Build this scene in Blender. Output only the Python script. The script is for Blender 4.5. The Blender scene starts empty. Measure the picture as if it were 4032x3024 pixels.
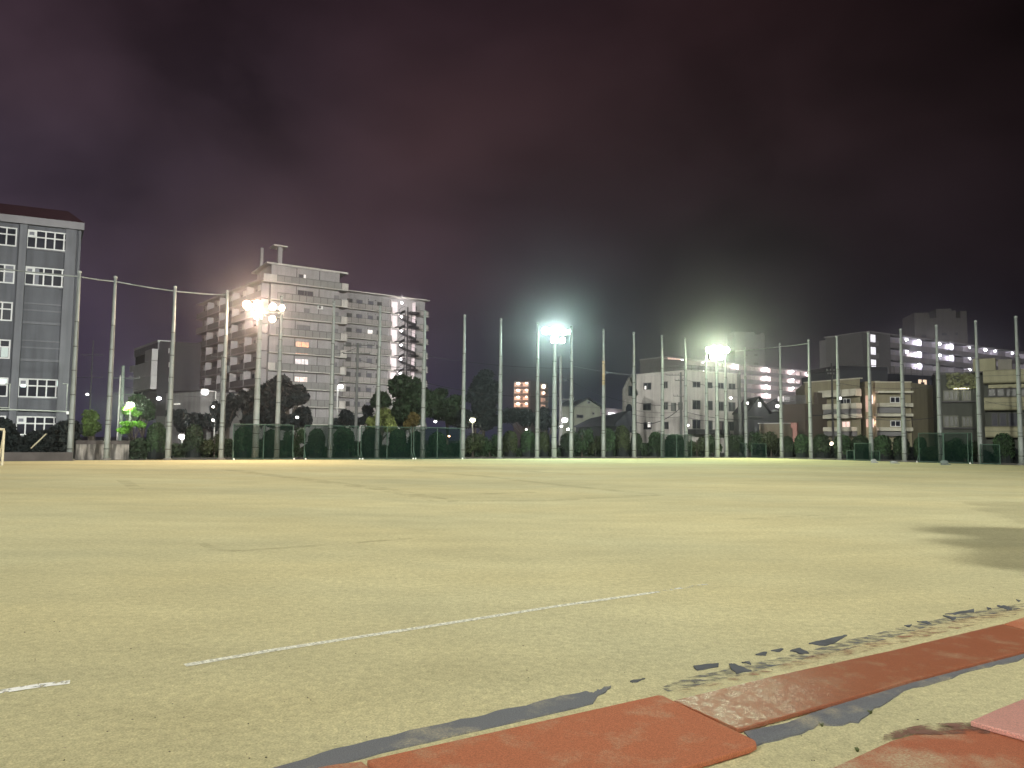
import bpy, bmesh, math, random
import numpy as np
from mathutils import Vector, Matrix
random.seed(7); rng = np.random.default_rng(7)
S = bpy.context.scene
COL = S.collection
R = math.radians

# ------------------------------------------------------------------ camera
EYE = 1.6; F = 2970.0; PITCH = R(4.27); ROLL = R(0.592)      # full-size photo pixels (4032 x 3024)
cd = bpy.data.cameras.new('camera'); cam = bpy.data.objects.new('camera', cd); COL.objects.link(cam)
cd.sensor_width = 36; cd.lens = F / 4032 * 36; cd.clip_start = 0.05; cd.clip_end = 3000
CM = Matrix.Rotation(math.pi/2 + PITCH, 4, 'X') @ Matrix.Rotation(ROLL, 4, 'Z')
CM.translation = Vector((0, 0, EYE)); cam.matrix_world = CM
S.camera = cam
# ------------------------------------------------------------------ sky
W = bpy.data.worlds.new('World'); S.world = W; W.use_nodes = True
S.view_settings.view_transform = 'Standard'; S.view_settings.look = 'None'
S.view_settings.exposure = 0; S.view_settings.gamma = 1
def world():
    nt = W.node_tree; N = nt.nodes; L = nt.links
    bg = N['Background']
    tc = N.new('ShaderNodeTexCoord')
    sep = N.new('ShaderNodeSeparateXYZ'); L.new(tc.outputs['Generated'], sep.inputs[0])
    ramp = N.new('ShaderNodeValToRGB'); L.new(sep.outputs['Z'], ramp.inputs[0])
    e = ramp.color_ramp.elements
    e[0].position = 0.0; e[0].color = (.034, .033, .062, 1)
    e[1].position = 1.0; e[1].color = (.010, .005, .007, 1)
    for p, c in ((.10, (.038, .031, .050)), (.20, (.039, .029, .040)), (.36, (.032, .020, .025)), (.50, (.022, .012, .015))):
        k = e.new(p); k.color = (*c, 1)
    # darker clear sky to the right, brighter town glow to the left
    az = N.new('ShaderNodeMapRange'); L.new(sep.outputs['X'], az.inputs[0])
    az.inputs[1].default_value = -.62; az.inputs[2].default_value = .62; az.inputs[3].default_value = 1.65; az.inputs[4].default_value = .16
    mp = N.new('ShaderNodeMapping'); L.new(tc.outputs['Generated'], mp.inputs[0]); mp.inputs['Scale'].default_value = (1.0, 1.0, 1.7)
    mp.inputs['Rotation'].default_value = (0, .35, .3)
    nz = N.new('ShaderNodeTexNoise'); L.new(mp.outputs[0], nz.inputs[0]); nz.inputs['Scale'].default_value = 2.3
    nz.inputs['Detail'].default_value = 6; nz.inputs['Roughness'].default_value = .50; nz.inputs['Distortion'].default_value = .2
    cr = N.new('ShaderNodeMapRange'); L.new(nz.outputs['Fac'], cr.inputs[0])
    cr.inputs[1].default_value = .36; cr.inputs[2].default_value = .64; cr.inputs[3].default_value = .52; cr.inputs[4].default_value = 1.42
    m = N.new('ShaderNodeMath'); m.operation = 'MULTIPLY'; L.new(az.outputs[0], m.inputs[0]); L.new(cr.outputs[0], m.inputs[1])
    tint = N.new('ShaderNodeTexNoise'); L.new(mp.outputs[0], tint.inputs[0]); tint.inputs['Scale'].default_value = 1.1; tint.inputs['Detail'].default_value = 2
    tr = N.new('ShaderNodeValToRGB'); L.new(tint.outputs['Fac'], tr.inputs[0])
    tr.color_ramp.elements[0].position = .35; tr.color_ramp.elements[0].color = (.88, .95, 1.10, 1)
    tr.color_ramp.elements[1].position = .65; tr.color_ramp.elements[1].color = (1.12, .98, .92, 1)
    mx = N.new('ShaderNodeMix'); mx.data_type = 'RGBA'; mx.blend_type = 'MULTIPLY'; mx.inputs[0].default_value = 1
    L.new(ramp.outputs[0], mx.inputs[6]); L.new(tr.outputs[0], mx.inputs[7])
    L.new(mx.outputs[2], bg.inputs['Color']); L.new(m.outputs[0], bg.inputs['Strength'])
world()
S.cycles.volume_bounces = 0; S.cycles.max_bounces = 5; S.cycles.transparent_max_bounces = 12
# ------------------------------------------------------------------ floodlights that stand behind the photographer
def lamp(name, kind, loc, power, color, size=.3, aim=None, angle=150, blend=.6, falloff=None):
    d = bpy.data.lights.new(name, kind); d.energy = power; d.color = color
    if kind in ('SPOT', 'POINT'): d.shadow_soft_size = size
    if kind == 'SPOT': d.spot_size = R(angle); d.spot_blend = blend
    if falloff:
        d.use_nodes = True; nt = d.node_tree; em = nt.nodes['Emission']
        f = nt.nodes.new('ShaderNodeLightFalloff'); f.inputs['Strength'].default_value = 1.0
        nt.links.new(f.outputs[falloff], em.inputs['Strength'])
    o = bpy.data.objects.new(name, d); COL.objects.link(o); o.location = loc
    if aim is not None: o.rotation_euler = (Vector(aim) - Vector(loc)).to_track_quat('-Z', 'Y').to_euler()
    return o
FRONT = (1.0, .985, .91)
lamp('floodlight_beam', 'SPOT', (-26, -20, 26), 22, FRONT, .5, (2, 34, 0), 112, 1, 'Constant')
lamp('floodlight_beam', 'SPOT', (26, 4, 22), 32, FRONT, .95, (-6, 40, 0), 124, 1, 'Constant')
lamp('floodlight_beam', 'SPOT', (8, -32, 29), 19, FRONT, .5, (4, 26, 0), 112, 1, 'Constant')

# ------------------------------------------------------------------ helpers
def ray(px, py):
    v = Vector(((px - 2016) / F, -(py - 1512) / F, -1)); return CM.to_3x3() @ v
def at(px, py, Y):
    r = ray(px, py); return Vector((0, 0, EYE)) + r * (Y / r.y)
def gnd(px, py, z=0.0):
    r = ray(px, py); t = (z - EYE) / r.z; return Vector((r.x*t, r.y*t, z))
def base_x(px, Y):                       # X of a vertical thing whose middle is at px near eye height
    r = ray(px, 1734 + (px - 2016) * .0103); return r.x * Y / r.y
_m = {}
def mat(name, col, rough=.85, var=.18, scale=1.5, bump=0, spec=.3, metal=0, detail=4, grime=0, islands=0, translucent=0):
    if name in _m: return _m[name]
    m = bpy.data.materials.new(name); m.use_nodes = True; nt = m.node_tree; N = nt.nodes; L = nt.links
    b = N['Principled BSDF']; b.inputs['Roughness'].default_value = rough; b.inputs['Metallic'].default_value = metal
    b.inputs['Specular IOR Level'].default_value = spec
    tc = N.new('ShaderNodeTexCoord')
    nz = N.new('ShaderNodeTexNoise'); L.new(tc.outputs['Object'], nz.inputs[0]); nz.inputs['Scale'].default_value = scale; nz.inputs['Detail'].default_value = detail
    mr = N.new('ShaderNodeMapRange'); L.new(nz.outputs['Fac'], mr.inputs[0]); mr.inputs[1].default_value = .3; mr.inputs[2].default_value = .7
    mr.inputs[3].default_value = 1 - var; mr.inputs[4].default_value = 1 + var
    last = mr.outputs[0]
    def mul(a, bb):
        k = N.new('ShaderNodeMath'); k.operation = 'MULTIPLY'; L.new(a, k.inputs[0]); L.new(bb, k.inputs[1]); return k.outputs[0]
    if grime:                             # vertical rain streaks
        mp = N.new('ShaderNodeMapping'); mp.inputs['Scale'].default_value = (1.6, 1.6, .12); L.new(tc.outputs['Object'], mp.inputs[0])
        g = N.new('ShaderNodeTexNoise'); g.inputs['Scale'].default_value = 1.2; g.inputs['Detail'].default_value = 6; L.new(mp.outputs[0], g.inputs[0])
        gr = N.new('ShaderNodeMapRange'); L.new(g.outputs['Fac'], gr.inputs[0]); gr.inputs[1].default_value = .35; gr.inputs[2].default_value = .6
        gr.inputs[3].default_value = 1 - grime; gr.inputs[4].default_value = 1; last = mul(last, gr.outputs[0])
    if islands:
        ge = N.new('ShaderNodeNewGeometry'); ir = N.new('ShaderNodeMapRange'); L.new(ge.outputs['Random Per Island'], ir.inputs[0])
        ir.inputs[3].default_value = 1 - islands; ir.inputs[4].default_value = 1 + islands; last = mul(last, ir.outputs[0])
    mx = N.new('ShaderNodeVectorMath'); mx.operation = 'SCALE'; mx.inputs[0].default_value = col[:3]; L.new(last, mx.inputs['Scale'])
    L.new(mx.outputs[0], b.inputs['Base Color'])
    if bump:
        bn = N.new('ShaderNodeTexNoise'); L.new(tc.outputs['Object'], bn.inputs[0]); bn.inputs['Scale'].default_value = scale*6; bn.inputs['Detail'].default_value = 5
        bp = N.new('ShaderNodeBump'); bp.inputs['Strength'].default_value = bump; bp.inputs['Distance'].default_value = .03
        L.new(bn.outputs['Fac'], bp.inputs['Height']); L.new(bp.outputs[0], b.inputs['Normal'])
    if translucent:
        t = N.new('ShaderNodeBsdfTranslucent'); L.new(mx.outputs[0], t.inputs[0])
        ms = N.new('ShaderNodeMixShader'); ms.inputs[0].default_value = translucent
        L.new(b.outputs[0], ms.inputs[1]); L.new(t.outputs[0], ms.inputs[2]); L.new(ms.outputs[0], N['Material Output'].inputs[0])
    _m[name] = m; return m
def glow(name, col, strength, var=0, scale=3):
    if name in _m: return _m[name]
    m = bpy.data.materials.new(name); m.use_nodes = True; nt = m.node_tree; N = nt.nodes; L = nt.links
    b = N['Principled BSDF']; b.inputs['Base Color'].default_value = (.3, .3, .3, 1)
    b.inputs['Emission Color'].default_value = (*col, 1); b.inputs['Emission Strength'].default_value = strength
    if var:
        tc = N.new('ShaderNodeTexCoord'); nz = N.new('ShaderNodeTexNoise'); nz.inputs['Scale'].default_value = scale; L.new(tc.outputs['Object'], nz.inputs[0])
        mr = N.new('ShaderNodeMapRange'); L.new(nz.outputs['Fac'], mr.inputs[0]); mr.inputs[1].default_value = .35; mr.inputs[2].default_value = .65
        mr.inputs[3].default_value = strength*(1-var); mr.inputs[4].default_value = strength*(1+var); L.new(mr.outputs[0], b.inputs['Emission Strength'])
    _m[name] = m; return m

def org(o):
    v = Vector((0, 0, 0))
    while o is not None: v += o.location; o = o.parent
    return v
class MB:
    def __init__(s): s.v = []; s.f = []
    def hexa(s, p):                       # p: 4 bottom, 4 top corners
        n = len(s.v); s.v += [tuple(q) for q in p]
        s.f += [(n, n+3, n+2, n+1), (n+4, n+5, n+6, n+7)] + [(n+i, n+(i+1) % 4, n+4+(i+1) % 4, n+4+i) for i in range(4)]
        return s
    def box(s, x0, x1, y0, y1, z0, z1):
        return s.hexa([(x0,y0,z0),(x1,y0,z0),(x1,y1,z0),(x0,y1,z0),(x0,y0,z1),(x1,y0,z1),(x1,y1,z1),(x0,y1,z1)])
    def prism(s, poly, z0, z1):
        n = len(s.v); k = len(poly)
        s.v += [(p[0], p[1], z0) for p in poly] + [(p[0], p[1], z1) for p in poly]
        s.f += [tuple(range(n+k-1, n-1, -1)), tuple(range(n+k, n+2*k))] + [(n+i, n+(i+1) % k, n+k+(i+1) % k, n+k+i) for i in range(k)]
        return s
    def loft(s, A, B):                    # two equal polygons of 3-D points
        n = len(s.v); k = len(A); s.v += [tuple(q) for q in A] + [tuple(q) for q in B]
        s.f += [tuple(range(n+k-1, n-1, -1)), tuple(range(n+k, n+2*k))] + [(n+i, n+(i+1) % k, n+k+(i+1) % k, n+k+i) for i in range(k)]
        return s
    def tube(s, pts, rad, seg=8):
        pts = [Vector(p) for p in pts]
        if not hasattr(rad, '__len__'): rad = [rad]*len(pts)
        n = len(s.v)
        for i, p in enumerate(pts):
            d = (pts[min(i+1, len(pts)-1)] - pts[max(i-1, 0)]).normalized()
            a = d.cross(Vector((0, 0, 1)));
            if a.length < .01: a = Vector((1, 0, 0))
            a.normalize(); b = d.cross(a)
            for k in range(seg):
                t = 2*math.pi*k/seg; s.v.append(tuple(p + (a*math.cos(t) + b*math.sin(t))*rad[i]))
        for i in range(len(pts)-1):
            for k in range(seg):
                s.f.append((n+i*seg+k, n+i*seg+(k+1) % seg, n+(i+1)*seg+(k+1) % seg, n+(i+1)*seg+k))
        s.f += [tuple(n+k for k in range(seg-1, -1, -1)), tuple(n+(len(pts)-1)*seg+k for k in range(seg))]
        return s
    def ball(s, c, r, seg=10, rings=6):
        c = Vector(c); rr = r if hasattr(r, '__len__') else (r, r, r); n = len(s.v)
        s.v.append((c.x, c.y, c.z-rr[2]))
        for i in range(1, rings):
            a = -math.pi/2 + math.pi*i/rings
            for k in range(seg):
                t = 2*math.pi*k/seg; s.v.append((c.x+rr[0]*math.cos(a)*math.cos(t), c.y+rr[1]*math.cos(a)*math.sin(t), c.z+rr[2]*math.sin(a)))
        s.v.append((c.x, c.y, c.z+rr[2])); top = len(s.v)-1
        for k in range(seg):
            s.f.append((n, n+1+(k+1) % seg, n+1+k)); s.f.append((top, top-seg+k, top-seg+(k+1) % seg))
        for i in range(rings-2):
            for k in range(seg):
                a = n+1+i*seg; s.f.append((a+k, a+(k+1) % seg, a+seg+(k+1) % seg, a+seg+k))
        return s
    def sheet(s, poly):
        n = len(s.v); s.v += [tuple(p) for p in poly]; s.f.append(tuple(range(n, n+len(poly)))); return s
    def build(s, name, m, parent=None, smooth=False, label=None):
        me = bpy.data.meshes.new(name); o0 = org(parent) if parent else Vector((0, 0, 0))
        me.from_pydata([(v[0]-o0.x, v[1]-o0.y, v[2]-o0.z) for v in s.v], [], s.f); me.materials.append(m)
        if smooth: me.polygons.foreach_set('use_smooth', [True]*len(me.polygons))
        me.update(); o = bpy.data.objects.new(name, me); COL.objects.link(o)
        if parent: o.parent = parent
        if label: o['label'] = label
        return o
def tag(o, label=None, cat=None, group=None, kind=None):
    if label: o['label'] = label
    if cat: o['category'] = cat
    if group: o['group'] = group
    if kind: o['kind'] = kind
    return o
def thing(name, loc, label, cat, group=None):
    o = bpy.data.objects.new(name, None); COL.objects.link(o); o.location = loc; o.empty_display_size = .3
    return tag(o, label, cat, group)
def copy_tree(o, parent=None):
    c = o.copy(); COL.objects.link(c); c.parent = parent
    for ch in list(o.children):
        copy_tree(ch, c)
    return c
class Face:
    """a vertical wall plane from A to B (left to right as seen), n points to the viewer"""
    def __init__(s, A, B, H):
        s.A = Vector((A[0], A[1], 0)); s.B = Vector((B[0], B[1], 0)); s.H = H
        s.t = (s.B - s.A).normalized(); s.L = (s.B - s.A).length
        s.n = Vector((s.t.y, -s.t.x, 0))
    def uv(s, px, py):
        r = ray(px, py); o = Vector((0, 0, EYE)); k = (s.A - o).dot(s.n) / r.dot(s.n); p = o + r*k
        return (p - s.A).dot(s.t), p.z
    def pt(s, u, z, d=0): p = s.A + s.t*u + s.n*d; return Vector((p.x, p.y, z))
    def box(s, mb, u0, u1, z0, z1, d0, d1):
        if u1 < u0: u0, u1 = u1, u0
        if z1 < z0: z0, z1 = z1, z0
        return mb.hexa([s.pt(u0,z0,d1), s.pt(u1,z0,d1), s.pt(u1,z0,d0), s.pt(u0,z0,d0), s.pt(u0,z1,d1), s.pt(u1,z1,d1), s.pt(u1,z1,d0), s.pt(u0,z1,d0)])
    def pbox(s, mb, px0, py0, px1, py1, d0, d1):
        u0, z1 = s.uv(px0, py0); u1, z0 = s.uv(px1, py1); return s.box(mb, u0, u1, z0, z1, d0, d1)
    def foot(s, depth): return [tuple(s.A.xy), tuple(s.B.xy), tuple((s.B - s.n*depth).xy), tuple((s.A - s.n*depth).xy)]
def face_px(pxA, yA, pxB, yB, YA):
    """wall whose level top edge runs from pixel A (at depth YA) to pixel B"""
    a = at(pxA, yA, YA); H = a.z; r = ray(pxB, yB); t = (H - EYE) / r.z; b = Vector((0, 0, EYE)) + r*t
    return Face(a, b, H)
GLASS = mat('dark_window_glass', (.018, .020, .028), .25, .3, .8, spec=.06)
FRAME_W = mat('white_window_frame', (.55, .57, .57), .5, .05)
FRAME_D = mat('dark_window_frame', (.10, .10, .10), .5, .1)
def window(face, u0, u1, z0, z1, parent, fr=None, pane=None, mull=(), trans=(), w=.06, d=0.0, label=None, name='window'):
    fr = fr or FRAME_W; pane = pane or GLASS
    if u1 < u0: u0, u1 = u1, u0
    if z1 < z0: z0, z1 = z1, z0
    m = MB()
    face.box(m, u0, u1, z0, z0+w, d, d+.09); face.box(m, u0, u1, z1-w, z1, d, d+.09)
    face.box(m, u0, u0+w, z0+w, z1-w, d, d+.09); face.box(m, u1-w, u1, z0+w, z1-w, d, d+.09)
    for k in mull: uu = u0+(u1-u0)*k; face.box(m, uu-w/2, uu+w/2, z0+w, z1-w, d, d+.08)
    for k in trans: zz = z0+(z1-z0)*k; face.box(m, u0+w, u1-w, zz-w/2, zz+w/2, d, d+.085)
    o = m.build(name, fr, parent, label=label)
    p = MB(); face.box(p, u0+w*.5, u1-w*.5, z0+w*.5, z1-w*.5, d, d+.04); p.build('pane', pane, o)
    return o
def pwindow(face, px0, py0, px1, py1, parent, **k):
    u0, z1 = face.uv(px0, py0); u1, z0 = face.uv(px1, py1); return window(face, u0, u1, z0, z1, parent, **k)

# ------------------------------------------------------------------ the setting
def l1(X, off=0): return Vector((X, .589*X + 66.05 - off, 0))       # back fence line (runs away to the right)
def l2(Y, off=0): return Vector((-.734*Y + 86.45 - off, Y, 0))      # side fence line on the right
CORN = Vector((25.35, 83.2, 0))
def node_sand(name='packed_sand', dust=None):
    m = bpy.data.materials.new(name); m.use_nodes = True; nt = m.node_tree; N = nt.nodes; L = nt.links
    b = N['Principled BSDF']; b.inputs['Roughness'].default_value = .95; b.inputs['Specular IOR Level'].default_value = .12
    tc = N.new('ShaderNodeTexCoord')
    def noise(sc, det, sy=1, rough=.5):
        mp = N.new('ShaderNodeMapping'); mp.inputs['Scale'].default_value = (1, sy, 1); L.new(tc.outputs['Object'], mp.inputs[0])
        n = N.new('ShaderNodeTexNoise'); n.inputs['Scale'].default_value = sc; n.inputs['Detail'].default_value = det
        n.inputs['Roughness'].default_value = rough; L.new(mp.outputs[0], n.inputs[0]); return n.outputs['Fac']
    def rng_(f, a, bb, c, d):
        k = N.new('ShaderNodeMapRange'); L.new(f, k.inputs[0]); k.inputs[1].default_value = a; k.inputs[2].default_value = bb
        k.inputs[3].default_value = c; k.inputs[4].default_value = d; return k.outputs[0]
    def mul(a, bb):
        k = N.new('ShaderNodeMath'); k.operation = 'MULTIPLY'; L.new(a, k.inputs[0]); L.new(bb, k.inputs[1]); return k.outputs[0]
    v = mul(rng_(noise(.09, 4, 2.2), .3, .7, .86, 1.12), rng_(noise(.8, 5, 2), .3, .7, .94, 1.06))
    v = mul(v, rng_(noise(14, 6, 1, .65), .3, .7, .84, 1.14))
    v = mul(v, rng_(noise(85, 4, 1, .7), .28, .72, .66, 1.32))
    mixc = N.new('ShaderNodeMix'); mixc.data_type = 'RGBA'; L.new(rng_(noise(.16, 3, 1.5), .4, .62, 0, 1), mixc.inputs[0])
    mixc.inputs[6].default_value = (.60, .545, .305, 1); mixc.inputs[7].default_value = (.585, .55, .325, 1)
    sc = N.new('ShaderNodeVectorMath'); sc.operation = 'SCALE'; L.new(mixc.outputs[2], sc.inputs[0]); L.new(v, sc.inputs['Scale'])
    # sparse dark grit
    vo = N.new('ShaderNodeTexVoronoi'); vo.inputs['Scale'].default_value = 9; L.new(tc.outputs['Object'], vo.inputs['Vector'])
    grit = rng_(vo.outputs['Distance'], .02, .06, .72, 1)
    s2 = N.new('ShaderNodeVectorMath'); s2.operation = 'SCALE'; L.new(sc.outputs[0], s2.inputs[0]); L.new(grit, s2.inputs['Scale'])
    L.new(s2.outputs[0], b.inputs['Base Color'])
    bp = N.new('ShaderNodeBump'); bp.inputs['Strength'].default_value = .6; bp.inputs['Distance'].default_value = .012
    ad = N.new('ShaderNodeMath'); ad.operation = 'ADD'; L.new(noise(60, 5, 1, .7), ad.inputs[0]); L.new(mul(noise(7, 4), N.new('ShaderNodeValue').outputs[0]), ad.inputs[1])
    for q in N:
        if q.type == 'VALUE': q.outputs[0].default_value = 2.2
    L.new(ad.outputs[0], bp.inputs['Height']); L.new(bp.outputs[0], b.inputs['Normal'])
    _m[name] = m; return m
SAND = node_sand()
ASPH = mat('street_asphalt', (.045, .047, .05), .9, .25, .6)
g = MB().sheet([(-900, -60, 0), (900, -60, 0), (900, 1500, 0), (-900, 1500, 0)]).build('ground', ASPH); tag(g, kind='structure')
def field_poly(z):
    q = [(-60, -40), (55, -40), (62, 33.3)] + [tuple(l2(Y, .1).xy) for Y in (34, 60, 83)] + [(25.2, 80.8)] + [tuple(l1(X, .1).xy) for X in (20, 0, -23)] + [(-29.5, 48.9), (-60, 47.6)]
    return [(a, b, z) for a, b in q]
f = MB().sheet(field_poly(.004)).build('sports_ground', SAND); tag(f, kind='structure')

# faded ruts and old base lines on the sand
def strip(pts, w, z):
    m = MB(); P = [Vector((p.x, p.y, z)) for p in pts]
    for a, b in zip(P[:-1], P[1:]):
        t = (b-a).normalized(); n = Vector((-t.y, t.x, 0))*w/2
        m.sheet([a-n, b-n, b+n, a+n])
    return m
def alpha_sheet(name, col, a0, a1, scale, lo, hi, rough=.9, stretch=(1,1,1)):
    m = bpy.data.materials.new(name); m.use_nodes = True; nt = m.node_tree; N = nt.nodes; L = nt.links
    b = N['Principled BSDF']; b.inputs['Base Color'].default_value = (*col, 1); b.inputs['Roughness'].default_value = rough
    tc = N.new('ShaderNodeTexCoord'); mp = N.new('ShaderNodeMapping'); mp.inputs['Scale'].default_value = stretch; L.new(tc.outputs['Object'], mp.inputs[0])
    nz = N.new('ShaderNodeTexNoise'); nz.inputs['Scale'].default_value = scale; nz.inputs['Detail'].default_value = 6; nz.inputs['Roughness'].default_value = .65
    L.new(mp.outputs[0], nz.inputs[0]); mr = N.new('ShaderNodeMapRange'); L.new(nz.outputs['Fac'], mr.inputs[0])
    mr.inputs[1].default_value = lo; mr.inputs[2].default_value = hi; mr.inputs[3].default_value = a0; mr.inputs[4].default_value = a1
    L.new(mr.outputs[0], b.inputs['Alpha']); return m
RUT = alpha_sheet('damp_sand', (.34, .29, .15), -.05, .20, 1.4, .34, .66)
mm = MB()
for pts, w in ((((1240,1893),(1500,1925),(1760,1975)),.75), (((1760,1975),(2150,1972),(2600,1950)),.5), (((1640,1857),(1900,1875),(2150,1905),(2600,1950)),.55),
               (((480,1890),(540,1925)),.4), (((790,2140),(860,2168),(940,2172)),.16), (((940,2172),(1250,2150),(1620,2122)),.16),
               (((2050,1855),(2300,1868)),.8), (((1900,1945),(2100,1938)),.5), (((900,1850),(1240,1893)),.8), (((2900,2045),(3340,2025)),.15)):
    a = strip([gnd(*p) for p in pts], w, .008); n = len(mm.v); mm.v += a.v; mm.f += [tuple(i+n for i in q) for q in a.f]
tag(mm.build('worn_ruts', RUT), kind='structure')

# chalk line
CHALK = alpha_sheet('lime_chalk', (.86, .86, .72), .1, 1.0, 34, .26, .60)
mc = strip([gnd(*p) for p in ((728,2624),(1100,2560),(1700,2468),(2200,2389),(2560,2338))], .076, .0085)
tag(mc.build('chalk_line', CHALK), 'long straight white chalk line drawn across the sand', 'chalk line')
CHALK2 = alpha_sheet('faint_lime_chalk', (.93, .93, .86), -.5, .75, 9, .38, .62)
tag(strip([gnd(*p) for p in ((2560,2338),(2800,2300))], .06, .0085).build('chalk_line', CHALK2), 'faint broken far end of the chalk line, fading into the sand', 'chalk line')
tag(strip([gnd(*p) for p in ((-60,2737),(20,2725),(150,2705),(275,2690))], .085, .0085).build('chalk_line', alpha_sheet('broken_lime_chalk', (.93,.93,.86), -.1, 1.3, 11, .36, .52)),
    'short broken chalk mark at the left edge of the sand', 'chalk line')

# ------------------------------------------------------------------ rubber mats and the underlay strips
def rubber(name, col, dusty, dust_scale, rough, coat, lo=.52, hi=.72, wet=0):
    m = bpy.data.materials.new(name); m.use_nodes = True; nt = m.node_tree; N = nt.nodes; L = nt.links
    b = N['Principled BSDF']; b.inputs['Roughness'].default_value = rough; b.inputs['Coat Weight'].default_value = coat; b.inputs['Coat Roughness'].default_value = .3
    tc = N.new('ShaderNodeTexCoord')
    def noise(s, d, r=.6):
        n = N.new('ShaderNodeTexNoise'); n.inputs['Scale'].default_value = s; n.inputs['Detail'].default_value = d; n.inputs['Roughness'].default_value = r
        L.new(tc.outputs['Object'], n.inputs[0]); return n.outputs['Fac']
    def mr(f, a, bb, c, d):
        k = N.new('ShaderNodeMapRange'); L.new(f, k.inputs[0]); k.inputs[1].default_value = a; k.inputs[2].default_value = bb; k.inputs[3].default_value = c; k.inputs[4].default_value = d; return k.outputs[0]
    ca = N.new('ShaderNodeMix'); ca.data_type = 'RGBA'; L.new(mr(noise(160, 3), .35, .65, 0, 1), ca.inputs[0])
    ca.inputs[6].default_value = (*[c*.72 for c in col], 1); ca.inputs[7].default_value = (*[min(1, c*1.3) for c in col], 1)
    da = N.new('ShaderNodeMath'); da.operation = 'MULTIPLY'; L.new(mr(noise(dust_scale, 5, .62), lo, hi, 0, 1), da.inputs[0]); L.new(mr(noise(70, 3, .7), .38, .62, .25, 1), da.inputs[1])
    db = N.new('ShaderNodeMath'); db.operation = 'MULTIPLY'; L.new(da.outputs[0], db.inputs[0]); db.inputs[1].default_value = dusty
    cb = N.new('ShaderNodeMix'); cb.data_type = 'RGBA'; L.new(db.outputs[0], cb.inputs[0]); L.new(ca.outputs[2], cb.inputs[6]); cb.inputs[7].default_value = (.52, .46, .29, 1)
    L.new(cb.outputs[2], b.inputs['Base Color'])
    bp = N.new('ShaderNodeBump'); bp.inputs['Strength'].default_value = .35; bp.inputs['Distance'].default_value = .004
    L.new(noise(130, 4, .7), bp.inputs['Height']); L.new(bp.outputs[0], b.inputs['Normal'])
    if wet:                                # a film of water on gentle dents
        b.inputs['Coat Roughness'].default_value = .24
        b2 = N.new('ShaderNodeBump'); b2.inputs['Strength'].default_value = .9; b2.inputs['Distance'].default_value = .05; L.new(noise(1.3, 2, .5), b2.inputs['Height'])
        L.new(bp.outputs[0], b2.inputs['Normal']); b3 = N.new('ShaderNodeBump'); b3.inputs['Strength'].default_value = .9; b3.inputs['Distance'].default_value = .01
        L.new(noise(45, 3, .6), b3.inputs['Height']); L.new(b2.outputs[0], b3.inputs['Normal']); L.new(b3.outputs[0], b.inputs['Coat Normal']); q = gnd(2860, 2750, .036); vd = N.new('ShaderNodeVectorMath'); vd.operation = 'DISTANCE'; L.new(tc.outputs['Object'], vd.inputs[0]); vd.inputs[1].default_value = q
        k = N.new('ShaderNodeMath'); k.operation = 'MULTIPLY'; L.new(mr(vd.outputs['Value'], .35, 1.05, 1, .06), k.inputs[0]); L.new(mr(noise(16, 5, .7), .40, .58, .05, 1), k.inputs[1]); L.new(k.outputs[0], b.inputs['Coat Weight'])
        b.inputs['Coat IOR'].default_value = 1.6
    return m
def slab(px, z0, z1, round_=0):
    P = [gnd(*p, z1) for p in px]; return MB().prism([(p.x, p.y) for p in P], z0, z1)
M_RED = rubber('red_rubber', (.44, .145, .065), .7, 5, .85, .0, .50, .80)
M_WET = rubber('damp_red_rubber', (.33, .108, .048), .7, 5, .5, .6, .52, .80, wet=1)
M_WORN = rubber('worn_red_rubber', (.39, .122, .056), .9, 1.6, .8, 0, .44, .60)
M_PINK = rubber('pink_sheen_rubber', (.74, .38, .31), .15, 2, .3, .6)  # pink base colour paints the light this mat reflects
M_GREY = rubber('grey_rubber_underlay', (.155, .162, .172), .8, 3.2, .8, 0, .50, .70)
def bevel(o, w=.006):
    b = o.modifiers.new('bevel', 'BEVEL'); b.width = w; b.segments = 2; return o
G = 'red rubber mats laid beside the sand'
def mat_thing(px, z0, z1, m, label):
    o = slab(px, z0, z1).build('rubber_mat', m); bevel(o); return tag(o, label, 'rubber mat', G)
def roundc(pts):                           # curve a corner through extra points
    return pts
mat_thing([(1444,2992),(2590,2736),(2610,2738),(2955,2905),(2975,2916),(2979,2930),(2955,2944),(2684,3024),(2200,3190),(1700,3190)], .010, .040, M_RED,
          'dusty brick red rubber mat with a rounded corner, lying nearest the camera')
mat_thing([(2652,2757),(3050,2660),(3500,2563),(3947,2456),(4200,2533),(4032,2562),(3600,2672),(3300,2760),(2904,2870)], .010, .036, M_WET,
          'long damp red brown rubber mat with a shiny wet patch at its near end')
mat_thing([(3953,2455),(4060,2420),(4400,2340),(4700,2420),(4208,2530)], .010, .036, M_RED, 'dark red rubber mat at the right edge beyond the long damp mat')
mat_thing([(1180,3060),(1254,3020),(1330,3006),(1425,2997),(1660,3190),(1150,3190)], .006, .022, M_WORN, 'small piece of red rubber showing left of the nearest mat, at the bottom edge')
mat_thing([(3240,3040),(3506,2918),(3620,2885),(3800,2868),(4032,2885),(4300,2930),(4300,3200),(3100,3200)], .006, .014, M_WORN,
          'worn red rubber mat half covered by sand at the bottom right')
mat_thing([(3820,2838),(3930,2790),(4032,2750),(4260,2665),(4500,2800),(4200,2945),(4032,2897)], .016, .046, M_PINK, 'glossy rubber mat at the right edge with pink reflected light in its colour')
def wav(px, amp, n=7, seed=0):
    r = random.Random(seed); out = []
    for a, b in zip(px[:-1], px[1:]):
        for i in range(n):
            t = i/n; out.append((a[0]+(b[0]-a[0])*t, a[1]+(b[1]-a[1])*t + r.uniform(-amp, amp)))
    out.append(px[-1]); return out
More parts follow.
